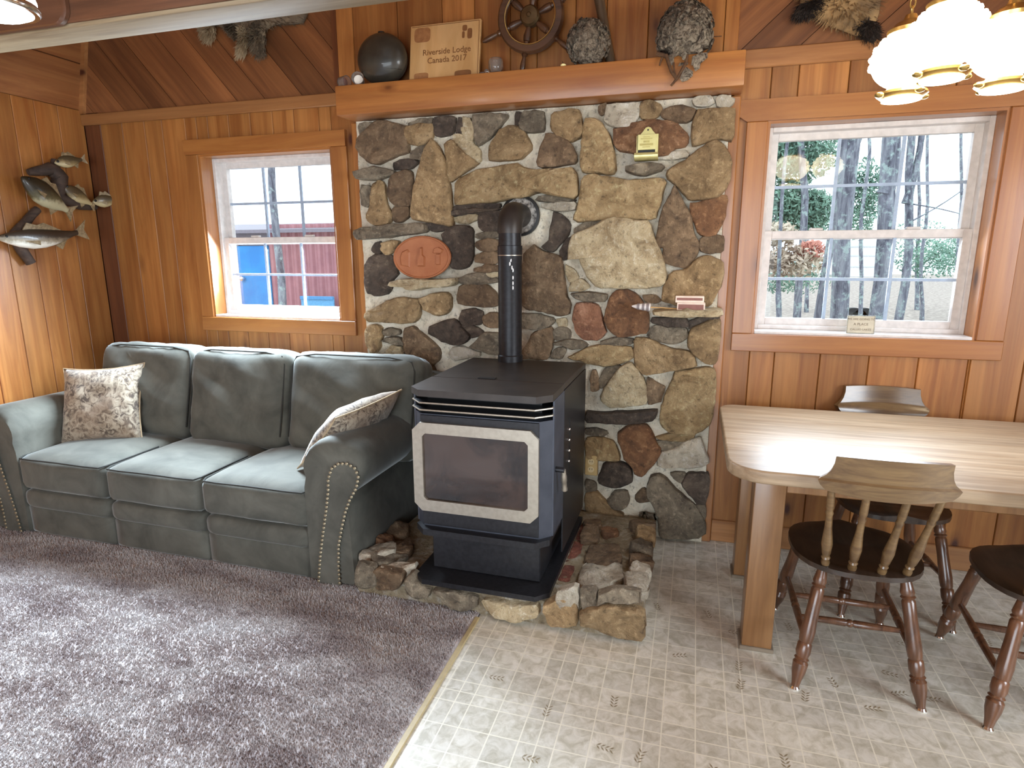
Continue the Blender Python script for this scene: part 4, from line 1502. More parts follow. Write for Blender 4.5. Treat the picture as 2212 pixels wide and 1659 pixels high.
chair.location = (0.620, 2.378, 0)
chair.rotation_euler = (0, 0, math.radians(0.5))
ch2 = copy_tree(chair)
ch2.location = (0.885, 2.905, 0)
ch2.rotation_euler = (0, 0, math.radians(180))
ch2['label'] = 'dark turned wood spindle back chair tucked between the table and the wall'
ch3 = copy_tree(chair)
ch3.location = (1.215, 2.330, 0)
ch3.rotation_euler = (0, 0, math.radians(-4))
ch3['label'] = 'dark turned wood spindle back chair along the table, farther from the stove'

# white drip marks down the flue
mb = MB()
for a_, b_ in ((1103, 562), (1101, 570), (1105, 578), (1107, 584), (1107, 600), (1107, 612), (1107, 622)):
    q_ = py(a_, b_, FY - 0.0605)
    q_.y = FY - math.sqrt(max(0.0605 ** 2 - (q_.x - FX) ** 2, 0))
    mb.sphere(q_, (0.004, 0.0015, 0.010), 8, 6)
tag(mb.build('white_drips', plain('white_drip', (225, 225, 225), 0.4), bpy.data.objects['flue_pipe']), kind='stuff')

# ================================================================== mantel
MY, MZ0, MZ1 = 3.048, 2.238, 2.384
mantel = thing('mantel_shelf', 'thick orange pine timber mantel above the stone chimney', 'mantel', (-0.86, 3.15, MZ0))
MB().bbox(-1.868, 0.158, MY, 3.222, MZ0, MZ1, 0.006, 2).build('timber', M['mantel'], mantel)


def on_mantel(px_, y=3.14):
    p = py(px_, 130, y)
    return Vector((p.x, y, MZ1))


# glass votives lying by the end of the mantel
gx_ = py(742, 170, 3.12).x
r = thing('glass_cup', 'small clear glass cup lying at the mantel end beside the black float', 'cup', (gx_, 3.11, MZ1), 'glass cups on the mantel')
MB().lathe([(0.024, 0), (0.028, 0.004), (0.030, 0.05), (0.027, 0.05), (0.024, 0.008)], 18, (gx_ - 0.012, 3.11, MZ1 + 0.030), (1, -0.3, 0)).build('bowl', M['clear_glass'], r)
MB().lathe([(0.022, 0), (0.022, 0.02)], 14, (gx_ - 0.004, 3.108, MZ1 + 0.030), (1, -0.3, 0)).build('wax', plain('pink_wax', (150, 110, 100), 0.5), r)
gx2 = py(771, 170, 3.10).x
r = thing('glass_cup', 'small clear glass cup tipped with its mouth forward against the black float', 'cup', (gx2, 3.10, MZ1), 'glass cups on the mantel')
MB().lathe([(0.022, 0), (0.028, 0.004), (0.033, 0.05), (0.030, 0.05), (0.022, 0.008)], 18, (gx2, 3.125, MZ1 + 0.032), (0.35, -1, 0.12)).build('bowl', M['clear_glass'], r)
MB().lathe([(0.024, 0), (0.024, 0.004)], 14, (gx2 + 0.008, 3.102, MZ1 + 0.034), (0.35, -1, 0.12)).build('candle', plain('white_wax', (232, 226, 214), 0.4), r)
gx3 = py(1071, 130, 3.12).x
r = thing('glass_cup', 'round cut glass cup between the wooden plaque and the ship wheel', 'cup', (gx3, 3.12, MZ1), 'glass cups on the mantel')
MB().lathe([(0.018, 0), (0.030, 0.01), (0.037, 0.03), (0.036, 0.06), (0.030, 0.072), (0.026, 0.070), (0.03, 0.055), (0.02, 0.012)], 18, (gx3, 3.12, MZ1 + 0.006)).build('bowl', M['clear_glass'], r)
MB().lathe([(0.02, 0), (0.022, 0.006), (0.01, 0.008)], 14, (gx3, 3.12, MZ1)).build('foot', M['clear_glass'], r)
gx4 = py(1052, 145, 3.09).x
r = thing('glass_stopper', 'tiny clear glass stopper lying in front of the wooden plaque', 'stopper', (gx4, 3.085, MZ1))
MB().sphere((gx4, 3.085, MZ1 + 0.013), 0.013, 12, 8).build('knob', M['clear_glass'], r)
MB().lathe([(0.007, 0), (0.005, 0.03)], 10, (gx4 - 0.008, 3.085, MZ1 + 0.008), (-1, 0, 0)).build('stem', M['clear_glass'], r)

# black float
p = py(827, 132, 3.14)
r = thing('black_float', 'scuffed black rounded ball leaning on the mantel beside the plaque', 'ball', (p.x, 3.135, MZ1))
M['float'] = plain('scuffed_black_enamel', (46, 44, 38), 0.4, 0.1, nscale=9, c2=(70, 66, 56), Coat_Weight=0.3)
MB().sphere((p.x, 3.137, MZ1 + 0.130), (0.140, 0.082, 0.128), 32, 20, lambda d: 1 - 0.05 * max(0, -d.z) ** 3).build('shell', M['float'], r)
MB().tube([(p.x + 0.12 * math.cos(t) * 0.99, 3.137 - 0.079 * math.sqrt(max(0, 1 - (0.86 * math.cos(t)) ** 2 - (0.5) ** 2)), MZ1 + 0.07) for t in [math.pi * (0.08 + 0.84 * i / 20) for i in range(21)]], 0.003, 6).build('seam', M['black'], r)
MB().lathe([(0.018, 0), (0.018, 0.01), (0.01, 0.012)], 14, (p.x, 3.137, MZ1 + 0.252)).build('plug', M['black'], r)

# plaque
pl = py(960, 165, 3.12)
xa, xb = -1.482, -1.098
r = thing('wooden_plaque', 'pale wooden plaque with engraved lodge lettering standing on the mantel', 'plaque', ((xa + xb) / 2, 3.15, MZ1))
M['plaque'] = pine('plaque_wood', (224, 184, 128), (204, 158, 100), 2, 0.02, knots=False, contrast=0.4, across=7)
M['burn'] = plain('burnt_wood_engraving', (128, 86, 48), 0.7)
M['burn2'] = plain('light_wood_engraving', (176, 126, 78), 0.7, nscale=40, c2=(150, 100, 60))
PT = Matrix.Translation(((xa + xb) / 2, 3.135, MZ1)) @ Matrix.Rotation(math.radians(-9), 4, 'X')
PW, PH = xb - xa, 0.292
MB().bbox(-PW / 2, PW / 2, 0, 0.018, 0, PH, 0.002).xf(PT).build('board', M['plaque'], r)
for x0, x1, z0, z1, m_ in ((-0.17, -0.08, 0.205, 0.278, 'burn2'), (-0.165, -0.085, 0.018, 0.052, 'burn2'), (0.06, 0.15, 0.012, 0.048, 'burn'), (0.095, 0.12, 0.24, 0.268, 'burn'), (0.122, 0.148, 0.20, 0.25, 'burn'), (0.094, 0.108, 0.205, 0.238, 'burn')):
    e_ = [( (x0 + x1) / 2 + (x1 - x0) / 2 * math.copysign(abs(math.cos(t)) ** 0.5, math.cos(t)), (z0 + z1) / 2 + (z1 - z0) / 2 * math.copysign(abs(math.sin(t)) ** 0.5, math.sin(t))) for t in [2 * math.pi * i / 20 for i in range(20)]]
    MB().prism(e_, lambda u, v_, w_: (u, w_, v_), -0.0012, 0.001).xf(PT).build('engraved_mark', M[m_], r, smooth=False)
for pts in ([(-PW / 2 + 0.008, PH - 0.008), (PW / 2 - 0.008, PH - 0.008)], [(PW / 2 - 0.008, PH - 0.008), (PW / 2 - 0.008, 0.008)]):
    MB().tube([PT @ Vector((a_, -0.0006, b_)) for a_, b_ in pts], 0.0016, 4).build('engraved_line', M['burn'], r)


def text(body, size, mat4, mat, parent, ext=0.0008, ax='CENTER', name='lettering'):
    cu = bpy.data.curves.new(name, 'FONT')
    cu.body, cu.size, cu.extrude = body, size, ext
    cu.align_x, cu.align_y = ax, 'CENTER'
    cu.resolution_u = 3
    o = bpy.data.objects.new(name, cu)
    COL.objects.link(o)
    cu.materials.append(mat)
    if parent:
        o.parent = parent
        ORG[o.name] = ORG[parent.name]
        mat4 = Matrix.Translation(-Vector(ORG[parent.name])) @ mat4
    o.matrix_local = mat4
    bpy.context.view_layer.update()
    me = bpy.data.meshes.new_from_object(o.evaluated_get(bpy.context.evaluated_depsgraph_get()))
    o2 = bpy.data.objects.new(name, me)
    COL.objects.link(o2)
    o2.parent = parent
    o2.matrix_local = mat4
    bpy.data.objects.remove(o)
    return o2


UP = Matrix.Rotation(math.radians(90), 4, 'X')
text('Riverside Lodge', 0.041, PT @ Matrix.Translation((0.012, -0.0012, 0.150)) @ UP, M['burn'], r)
text('Canada 2017', 0.041, PT @ Matrix.Translation((0.015, -0.0012, 0.108)) @ UP, M['burn'], r)

# ship wheel
wc = py(1143, 32, 3.14)
wheel = thing('ship_wheel', 'dark brown wooden ship wheel with turned handles above the mantel', 'wheel', (wc.x, 3.15, MZ1))
M['wheel'] = pine('wheel_wood', (104, 72, 48), (66, 42, 28), 0, 0.03, knots=False, rough=0.35, coat=0.4)
M['hub'] = plain('aged_bronze', (110, 92, 64), 0.35, 0.7, nscale=30, c2=(92, 76, 52))
wR = 0.165
wp = Vector((wc.x, 3.165, wc.z))
mb = MB().lathe([(wR - 0.042, 0), (wR - 0.042, 0.022), (wR - 0.036, 0.028), (wR - 0.008, 0.028), (wR, 0.020), (wR, 0.0)], 40, wp + Vector((0, 0.014, 0)), (0, -1, 0))
mb.f = mb.f[:-2] + [(5 * 40 + j, 5 * 40 + (j + 1) % 40, (j + 1) % 40, j) for j in range(40)]
mb.build('rim', M['wheel'], wheel)
MB().tube([wp + Vector(((wR - 0.039) * math.cos(t), -0.015, (wR - 0.039) * math.sin(t))) for t in [2 * math.pi * i / 40 for i in range(40)]], 0.003, 6, closed=True).build('brass_ring', M['brass'], wheel)
MB().lathe([(0.048, 0), (0.048, 0.03), (0.040, 0.04), (0.012, 0.043), (0.008, 0.048)], 24, wp + Vector((0, 0.012, 0)), (0, -1, 0)).build('hub', M['hub'], wheel)
for i in range(6):
    a_ = math.radians(20 + 60 * i)
    d = Vector((math.cos(a_), 0, math.sin(a_)))
    turned(wp + d * 0.04, wp + d * (wR - 0.035), [(0, 0.010), (0.2, 0.013), (0.5, 0.019), (0.75, 0.017), (0.8, 0.012), (1, 0.012)], 12).build('spoke', M['wheel'], wheel)
    if i % 3 in (0, 1, 2):
        turned(wp + d * (wR - 0.004), wp + d * (wR + 0.098), [(0, 0.011), (0.1, 0.016), (0.2, 0.009), (0.5, 0.0135), (0.85, 0.0125), (1, 0.006)], 12).build('grip', M['wheel'], wheel)

# small yellow glass candle
q_ = on_mantel(1217, 3.11)
r = thing('yellow_candle', 'tiny glowing yellow tea light between the ship wheel and small paper nest', 'candle', tuple(q_))
k = NT('candle_glow')
k.col(lin((236, 226, 170)))
k.p(Roughness=0.3, Emission_Strength=0.35)
k.b.inputs['Emission Color'].default_value = lin((255, 236, 160))
MB().lathe([(0.012, 0), (0.013, 0.02), (0.006, 0.024)], 12, q_).build('wax', k.m, r)
MB().tube([q_ + Vector((0, 0, 0.023)), q_ + Vector((-0.004, 0, 0.035))], 0.0016, 5).build('wick', M['black'], r)

# wasp nests
k = NT('wasp_paper')
v = k.coords(5)
n = k.noise(v, 38, 6, 0.7, 1.8)
c = k.ramp(n, [(0.36, lin((66, 56, 48))), (0.46, lin((140, 126, 108))), (0.62, lin((192, 178, 156)))])
k.col(c)
k.p(Roughness=0.95)
k.bump(n, 1.0, 0.02)
M['nest'] = k.m
M['twig'] = plain('bare_twig', (74, 50, 32), 0.9, nscale=60, c2=(98, 70, 46))


def flakes(mb, c, r, n, seed, zlo=-0.9):
    rr = random.Random(seed)
    for i in range(n):
        d = Vector((rr.uniform(-1, 1), rr.uniform(-1, 0.4), rr.uniform(zlo, 1))).normalized()
        p0 = Vector(c) + Vector((d.x * r[0], d.y * r[1], d.z * r[2])) * 0.98
        t = d.orthogonal().normalized()
        t = (t * rr.uniform(-1, 1) + d.cross(t) * rr.uniform(-1, 1)).normalized()
        b_ = d.cross(t)
        s_ = rr.uniform(0.010, 0.026)
        vs = []
        for j in range(6):
            a_ = 2 * math.pi * j / 6
            vs.append(p0 + t * math.cos(a_) * s_ + b_ * math.sin(a_) * s_ * rr.uniform(0.5, 0.9) + d * (0.005 + 0.009 * rr.random()))
        vs.append(p0 + d * 0.002)
        mb.add(vs, [(j, (j + 1) % 6, 6) for j in range(6)])


q_ = on_mantel(1270, 3.115)
r = thing('paper_nest', 'small round grey paper wasp nest on the mantel beside the old oar', 'nest', tuple(q_))
cN = q_ + Vector((0, 0, 0.106))
mb = MB().sphere(cN, (0.094, 0.075, 0.096), 36, 24, lambda d: 1 + 0.10 * mnoise.noise(d * 3.1) + 0.10 * mnoise.noise(d * 9))
mb.build('paper_shell', M['nest'], r, ang=70)
mb = MB()
flakes(mb, cN, (0.096, 0.077, 0.096), 130, 3)
tag(mb.build('paper_flakes', M['nest'], r, ang=180), kind='stuff')
MB().tube([cN + Vector((0.02, -0.02, 0.08)), cN + Vector((0.05, -0.03, 0.03)), cN + Vector((0.085, -0.03, -0.05))], 0.004, 6).build('twig', M['twig'], r)

q_ = on_mantel(1477, 3.08)
nest2 = thing('paper_nest', 'large torn grey paper wasp nest with twigs hanging over the mantel edge', 'nest', tuple(q_))
cN = Vector((q_.x, 3.07, MZ1 + 0.085))
MB().sphere(cN, (0.116, 0.100, 0.128), 40, 28, lambda d: (1 + 0.10 * mnoise.noise(d * 2.7 + Vector((5, 0, 0))) + 0.09 * mnoise.noise(d * 8)) * (1 if d.z > -0.45 else 0.78)).build('paper_shell', M['nest'], nest2, ang=70)
mb = MB()
flakes(mb, cN, (0.118, 0.102, 0.128), 190, 8, -0.4)
tag(mb.build('paper_flakes', M['nest'], nest2, ang=180), kind='stuff')
yN = MY - 0.018


def nv(x, y, dy=0.0):
    return py(1380 + x / 9.215, 20 + y / 9.215, yN + dy)


for path, rad in (([(540, 900), (600, 1100), (650, 1250), (740, 1380)], 0.008), ([(960, 900), (940, 1050), (860, 1200), (760, 1380), (640, 1520)], 0.008), ([(1180, 850), (1330, 960)], 0.003), ([(350, 880), (560, 930)], 0.010), ([(690, 1060), (700, 1250), (760, 1360)], 0.005), ([(460, 960), (410, 1120)], 0.005)):
    MB().tube([nv(*q) for q in path], [rad * (1 - 0.45 * i / len(path)) for i in range(len(path))], 7).build('twig', M['twig'], nest2)
for path, rad in (([(850, 180), (910, 90)], 0.003), ([(700, 0), (730, 90), (770, 130)], 0.002), ([(1330, 520), (1500, 545), (1650, 535)], 0.002), ([(1190, 330), (1290, 380), (1320, 480)], 0.006)):
    MB().tube([nv(q[0], q[1], 0.08) for q in path], rad, 6).build('twig', M['twig'], nest2)
for poly in ([(1060, 940), (1250, 860), (1370, 860), (1370, 960), (1230, 1080), (1210, 1180), (1120, 1240), (1080, 1130), (1040, 1110)],
             [(940, 1140), (1080, 1240), (1070, 1330), (960, 1420), (860, 1450), (810, 1380), (870, 1240)], [(580, 920), (680, 870), (800, 830), (810, 900), (690, 960), (700, 1060), (650, 1130)],
             [(830, 880), (920, 800), (980, 900), (930, 1020), (870, 1010)]):
    P3 = [nv(*q) for q in poly]
    cc_ = sum(P3, Vector()) / len(P3)
    P3.append(cc_ + Vector((0, -0.022, 0)))
    P3.append(cc_ + Vector((0, 0.006, 0)))
    n_ = len(poly)
    MB().add(P3, [(i, (i + 1) % n_, n_) for i in range(n_)] + [((i + 1) % n_, i, n_ + 1) for i in range(n_)]).build('torn_paper', M['nest'], nest2, ang=70)

# old oar leaning behind the small nest
a_, b_ = py(1322, 126, 3.19), py(1291, -30, 3.20)
b_ = a_ + (b_ - a_) * 1.9
a_.z = MZ1 + 0.012
r = thing('old_oar', 'weathered grey oar leaning against the boards behind the small paper nest', 'oar', tuple(a_))
M['oar'] = pine('weathered_oar_wood', (112, 96, 76), (78, 62, 46), 2, 0.05, knots=False)
MB().tube([a_, a_.lerp(b_, 0.5), b_], [0.022, 0.024, 0.026], 12).build('shaft', M['oar'], r)
d = (b_ - a_).normalized()
MB().tube([a_ - d * 0.0, a_ + d * 0.02], 0.0245, 12).build('end_ferrule', plain('dull_ferrule', (96, 88, 72), 0.5, 0.6), r)
# hook hanging on the wall near the oar
hp = py(1256, 52, 3.212)
r = thing('iron_ring', 'small dark iron ring hanging on the boards above the small paper nest', 'ring', tuple(hp))
MB().tube([hp + Vector((0.018 * math.cos(t), -0.004, 0.022 * math.sin(t))) for t in [2 * math.pi * i / 16 for i in range(16)]], 0.004, 6, closed=True).build('loop', M['black'], r)
MB().tube([hp + Vector((0.0, 0.008, 0.03)), hp + Vector((0, -0.008, 0.026)), hp + Vector((0, -0.004, 0.018))], 0.0035, 6).build('nail', M['black'], r)

# ================================================================== things on the stone wall
c_ = py(909, 556, YS - 0.075)
r = thing('oval_plaque', 'oval terracotta plaque in relief standing on a stone ledge', 'plaque', (c_.x, c_.y, c_.z - 0.115))
M['terra'] = plain('terracotta', (158, 96, 60), 0.55, nscale=18, c2=(168, 106, 68), bump=0.1)
OA, OB = 0.172, 0.116
ell = [(OA * math.cos(2 * math.pi * i / 48), OB * math.sin(2 * math.pi * i / 48)) for i in range(48)]
fnp = lambda u, v_, w_: (c_.x + u, c_.y + w_ + (v_ + 0.11) * 0.10, c_.z + v_)
mb = MB()
for s_, w_ in ((0.97, 0.014), (1.0, 0.008), (1.0, 0.0), (0.97, -0.006), (0.93, -0.006), (0.905, 0.0), (0.86, 0.001), (0.0, 0.001)):
    for u, v_ in ell:
        mb.v.append(fnp(u * s_, v_ * s_, w_))
for kk in range(7):
    for i in range(48):
        j = (i + 1) % 48
        mb.f.append((kk * 48 + i, kk * 48 + j, kk * 48 + 48 + j, kk * 48 + 48 + i))
mb.f.append(tuple(reversed(range(48))))
mb.build('disc', M['terra'], r)


def relief(poly, th=0.009):
    n_ = len(poly)
    cx, cz = sum(p[0] for p in poly) / n_, sum(p[1] for p in poly) / n_
    vs = [fnp(u, v_, 0.001) for u, v_ in poly] + [fnp(cx + (u - cx) * 0.75, cz + (v_ - cz) * 0.85, -th) for u, v_ in poly]
    MB().add(vs, [(i, (i + 1) % n_, n_ + (i + 1) % n_, n_ + i) for i in range(n_)] + [tuple(range(n_, 2 * n_))]).build('relief', M['terra'], r, smooth=False)


relief([(-0.125, -0.045), (-0.070, -0.055), (-0.070, 0.03), (-0.085, 0.045), (-0.12, 0.03), (-0.132, 0.0)], 0.006)
relief([(-0.022, -0.05), (0.022, -0.05), (0.022, 0.0), (0.008, 0.015), (0.006, 0.055), (-0.006, 0.055), (-0.008, 0.015), (-0.022, 0.0)], 0.014)
relief([(0.085, -0.04), (0.112, -0.04), (0.112, 0.02), (0.085, 0.02)], 0.006)
relief([(0.065, 0.022), (0.12, 0.022), (0.13, 0.04), (0.10, 0.055), (0.072, 0.048)], 0.009)

# brass match holder
mh = py(1397, 348, YS - 0.055)
r = thing('match_holder', 'pale brass wall match holder hanging above a small stone ledge', 'match holder', (mh.x, mh.y, mh.z))
bx_ = mh.x
yb_ = YS - 0.048
out_ = [(-0.052, 0.006), (0.052, 0.006), (0.052, 0.118), (0.036, 0.122), (0.024, 0.135), (0.012, 0.152), (0, 0.156), (-0.012, 0.152), (-0.024, 0.135), (-0.036, 0.122), (-0.052, 0.118)]
MB().prism(out_, lambda u, v_, w_: (bx_ + u, yb_ + w_, mh.z + v_), 0, 0.004).build('back_plate', M['pale_brass'], r, smooth=False)
fb = MB().bbox(bx_ - 0.046, bx_ + 0.040, yb_ - 0.030, yb_ - 0.026, mh.z + 0.048, mh.z + 0.118, 0.001).build('front_plate', M['pale_brass'], r)
for sx_ in (-1, 1):
    MB().bbox(bx_ + (-0.046 if sx_ < 0 else 0.038), bx_ + (-0.042 if sx_ < 0 else 0.052), yb_ - 0.030, yb_ + 0.001, mh.z + 0.020, mh.z + 0.118, 0.001).build('side_plate', M['pale_brass'], r)
pr = [(0, 0.0)] + [(-0.034 - 0.020 * math.sin(math.radians(t)), 0.022 - 0.022 * math.cos(math.radians(t))) for t in range(0, 121, 15)] + [(-0.044, 0.034), (-0.030, 0.010), (0, 0.006)]
MB().prism(pr, lambda u, v_, w_: (bx_ + w_, yb_ + u, mh.z + v_), -0.056, 0.054).build('tray', M['pale_brass'], r, smooth=False)
MB().box(bx_ - 0.042, bx_ + 0.038, yb_ - 0.020, yb_, mh.z + 0.030, mh.z + 0.048).build('dark_slot', M['black'], r, smooth=False)
for zz, ww, hh in ((0.106, 0.030, 0.003), (0.098, 0.055, 0.004), (0.085, 0.028, 0.009), (0.072, 0.062, 0.010), (0.061, 0.036, 0.004)):
    MB().box(bx_ - 0.003 - ww / 2, bx_ - 0.003 + ww / 2, yb_ - 0.0306, yb_ - 0.0298, mh.z + zz - hh / 2, mh.z + zz + hh / 2).build('worn_lettering', plain('worn_brass_print', (168, 156, 96), 0.5, 0.4), fb, smooth=False)
MB().lathe([(0.004, 0), (0.004, 0.002)], 10, (bx_, yb_ - 0.0005, mh.z + 0.142), (0, -1, 0)).build('nail_hole', M['black'], r)

# matchboxes and a paper fish on the long ledge
LZ = py(1480, 671, YS - 0.085).z
M['matchbox'] = plain('matchbox_card', (226, 206, 190), 0.7)
M['striker'] = plain('striker_strip', (140, 100, 92), 0.9)
for i, (px0, px1, z0, z1, lab, dy) in enumerate(((1463, 1523, 0.0, 0.040, 'lower matchbox lying on the stone ledge', 0.0), (1459, 1520, 0.0405, 0.072, 'upper matchbox stacked on another matchbox', 0.004))):
    xa, xb = py(px0, 655, YS - 0.09).x, py(px1, 655, YS - 0.09).x
    r = thing('matchbox', lab, 'matchbox', ((xa + xb) / 2, YS - 0.075, LZ + z0), 'matchboxes on the stone ledge')
    yy = YS - 0.115 + dy
    MB().bbox(xa, xb, yy, yy + 0.075, LZ + z0, LZ + z1, 0.001).build('sleeve', M['matchbox'], r)
    h_ = z1 - z0
    MB().box(xa + 0.006, xb - 0.006, yy - 0.0006, yy, LZ + z0 + h_ * (0.2 if i == 0 else 0.35), LZ + z0 + h_ * (0.82 if i == 0 else 0.75)).build('striker', M['striker'], r, smooth=False)
    MB().box(xb - 0.0002, xb + 0.001, yy + 0.004, yy + 0.071, LZ + z0 + 0.003, LZ + z1 - 0.003).build('inner_tray', plain('grey_card', (200, 196, 186), 0.8), r, smooth=False)
A, B_ = py(1365, 657, YS - 0.10), py(1405, 664, YS - 0.10)
A.z, B_.z = LZ + 0.018, LZ + 0.014
r = thing('striped_lure', 'small grey and white striped wooden fish on a stick on the stone ledge', 'lure', tuple(A.lerp(B_, 0.5)))
MB().tube([A, A.lerp(B_, 0.2), A.lerp(B_, 0.5), A.lerp(B_, 0.8), B_], [0.003, 0.010, 0.016, 0.019, 0.020], 12).build('body', plain('pale_lure_paint', (222, 216, 212), 0.5), r)
for t in (0.35, 0.62, 0.86):
    MB().tube([A.lerp(B_, t - 0.07), A.lerp(B_, t + 0.07)], [0.0135 + (t - 0.28) * 0.012, 0.016 + (t - 0.28) * 0.012], 12).build('stripe', plain('grey_lure_paint', (140, 130, 130), 0.5), r)
MB().tube([B_, B_ + Vector((0.16, 0.01, -0.006))], 0.0025, 6).build('stick', plain('pale_stick', (206, 164, 104), 0.6), r)

# wall outlet
oc_ = py(1277, 1005, YS - 0.03)
r = thing('wall_outlet', 'tan duplex electrical outlet set in the stones beside the stove', 'outlet', (oc_.x, YS - 0.03, oc_.z))
M['outlet'] = plain('tan_outlet_plastic', (190, 164, 112), 0.4)
MB().bbox(oc_.x - 0.035, oc_.x + 0.035, YS - 0.036, YS + 0.005, oc_.z - 0.058, oc_.z + 0.058, 0.004).build('cover_plate', M['outlet'], r)
for dz in (-0.022, 0.022):
    sk = MB().lathe([(0.017, 0), (0.017, 0.003)], 16, (oc_.x, YS - 0.036, oc_.z + dz), (0, -1, 0)).build('socket', plain('pale_socket', (214, 196, 150), 0.4), r)
    for dx in (-0.006, 0.006):
        MB().box(oc_.x + dx - 0.0015, oc_.x + dx + 0.0015, YS - 0.0396, YS - 0.0388, oc_.z + dz - 0.002, oc_.z + dz + 0.008).build('slot', M['black'], sk, smooth=False)

# little sign on the window stool
cp = py(1857, 722, YW + 0.005)
r = thing('window_sign', 'small framed hand lettered sign standing on the dining window sill', 'sign', (cp.x, YW + 0.0, 1.144))
CT = Matrix.Translation((cp.x, YW - 0.002, 1.1445)) @ Matrix.Rotation(math.radians(-8), 4, 'X')
M['card'] = plain('grey_green_card', (186, 178, 158), 0.7)
M['ink'] = plain('faded_ink', (118, 104, 88), 0.8)
MB().bbox(-0.058, 0.058, 0, 0.004, 0.0, 0.083, 0.001).xf(CT).build('card', M['card'], r)
MB().bbox(-0.060, -0.056, -0.003, 0.008, 0, 0.087, 0.001).bbox(0.056, 0.060, -0.003, 0.008, 0, 0.087, 0.001).bbox(-0.056, 0.056, -0.003, 0.008, 0.083, 0.087, 0.001).bbox(-0.056, 0.056, -0.003, 0.008, 0, 0.003, 0.001).xf(CT).build('clear_frame', M['clear_glass'], r)
for body, zz, sz in (('WE ARE GOING TO', 0.068, 0.0135), ('A PLACE', 0.044, 0.0165), ('CALLED LAKES', 0.019, 0.0135)):
    text(body, sz, CT @ Matrix.Translation((0, -0.0008, zz)) @ UP, M['ink'], r, 0.0003)

# ================================================================== mounted fish
XF = XL


def wpt(x, y, out=0.06):
    return pxx(x, y, XF + out)


def fish_mat(name, back, side, belly):
    k = NT(name)
    tc = k.n('ShaderNodeTexCoord')
    sp = k.n('ShaderNodeSeparateXYZ')
    k.l(tc.outputs['Generated'], sp.inputs[0])
    n = k.noise(tc.outputs['Object'], 40, 4, 0.7)
    ad = k.n('ShaderNodeMath', operation='MULTIPLY_ADD', i1=0.35)
    k.l(n, ad.inputs[0])
    k.l(sp.outputs[2], ad.inputs[2])
    c = k.ramp(ad.outputs[0], [(0.42, lin(belly)), (0.58, lin(side)), (0.80, lin(back))])
    k.col(c)
    k.p(Roughness=0.4, Coat_Weight=0.25)
    return k.m


M['bass'] = fish_mat('bass_skin', (40, 35, 22), (88, 80, 50), (170, 162, 130))
M['crappie'] = fish_mat('panfish_skin', (74, 62, 42), (132, 114, 76), (176, 160, 120))
M['pike'] = fish_mat('trout_skin', (56, 46, 36), (150, 138, 116), (232, 228, 214))
M['fin'] = plain('dried_fin', (150, 132, 100), 0.5, nscale=60, c2=(110, 92, 64))


def fish(parent, head, tail, hgt, th, mat, fin_up=0.4, bend=0.0, tail_w=1.0):
    head, tail = Vector(head), Vector(tail)
    L = (tail - head).length
    ax = (tail - head).normalized()
    out = Vector((1, 0, 0))
    up = out.cross(ax)
    if up.z < 0:
        up = -up
    prof = [(0.0, 0.10), (0.04, 0.30), (0.10, 0.52), (0.20, 0.80), (0.34, 1.0), (0.48, 0.95), (0.62, 0.74), (0.74, 0.48), (0.82, 0.30), (0.88, 0.26)]
    mb = MB()
    n = 16
    for t, s_ in prof:
        c = head + ax * (L * t) + up * (bend * math.sin(math.pi * t) * L)
        for j in range(n):
            a_ = 2 * math.pi * j / n
            mb.v.append(tuple(c + up * (math.sin(a_) * s_ * hgt / 2) + out * (math.cos(a_) * s_ ** 0.8 * th / 2)))
    m_ = len(prof)
    for i in range(m_ - 1):
        for j in range(n):
            j2 = (j + 1) % n
            mb.f.append((i * n + j, i * n + j2, (i + 1) * n + j2, (i + 1) * n + j))
    mb.f += [tuple(range(n)), tuple((m_ - 1) * n + j for j in range(n))]
    f = mb.build('fish', mat, parent, ang=60)

    def fin(pts, nm):
        P3 = [head + ax * (L * a_) + up * (b_ * hgt + bend * math.sin(math.pi * min(a_, 1)) * L) + out * o_ for a_, b_, o_ in pts]
        k_ = len(P3)
        th_ = out * 0.0025
        MB().add([p_ + th_ for p_ in P3] + [p_ - th_ for p_ in P3], [tuple(range(k_)), tuple(reversed(range(k_, 2 * k_)))] + [(i, (i + 1) % k_, k_ + (i + 1) % k_, k_ + i) for i in range(k_)]).build(nm, M['fin'], f, smooth=False)

    w_ = tail_w
    fin([(0.86, 0.11, 0), (1.0, 0.42 * w_, 0.01), (0.965, 0.05, 0.005), (1.0, -0.40 * w_, 0.01), (0.86, -0.11, 0)], 'tail_fin')
    fin([(0.28, 0.46, 0), (0.34, 0.46 + fin_up, 0), (0.44, 0.44 + fin_up * 0.7, 0), (0.52, 0.5 + fin_up * 0.8, 0), (0.70, 0.30, 0)], 'dorsal_fin')
    fin([(0.58, -0.36, 0), (0.66, -0.36 - fin_up * 0.9, 0), (0.74, -0.22, 0)], 'anal_fin')
    fin([(0.24, -0.10, th * 0.40), (0.36, -0.30, th * 0.75), (0.38, -0.08, th * 0.62)], 'side_fin')
    e_ = head + ax * (L * 0.085) + up * (0.10 * hgt + bend * 0.25 * L) + out * (th * 0.20)
    MB().sphere(e_, 0.008, 8, 6).build('eye', M['black'], f)
    return f


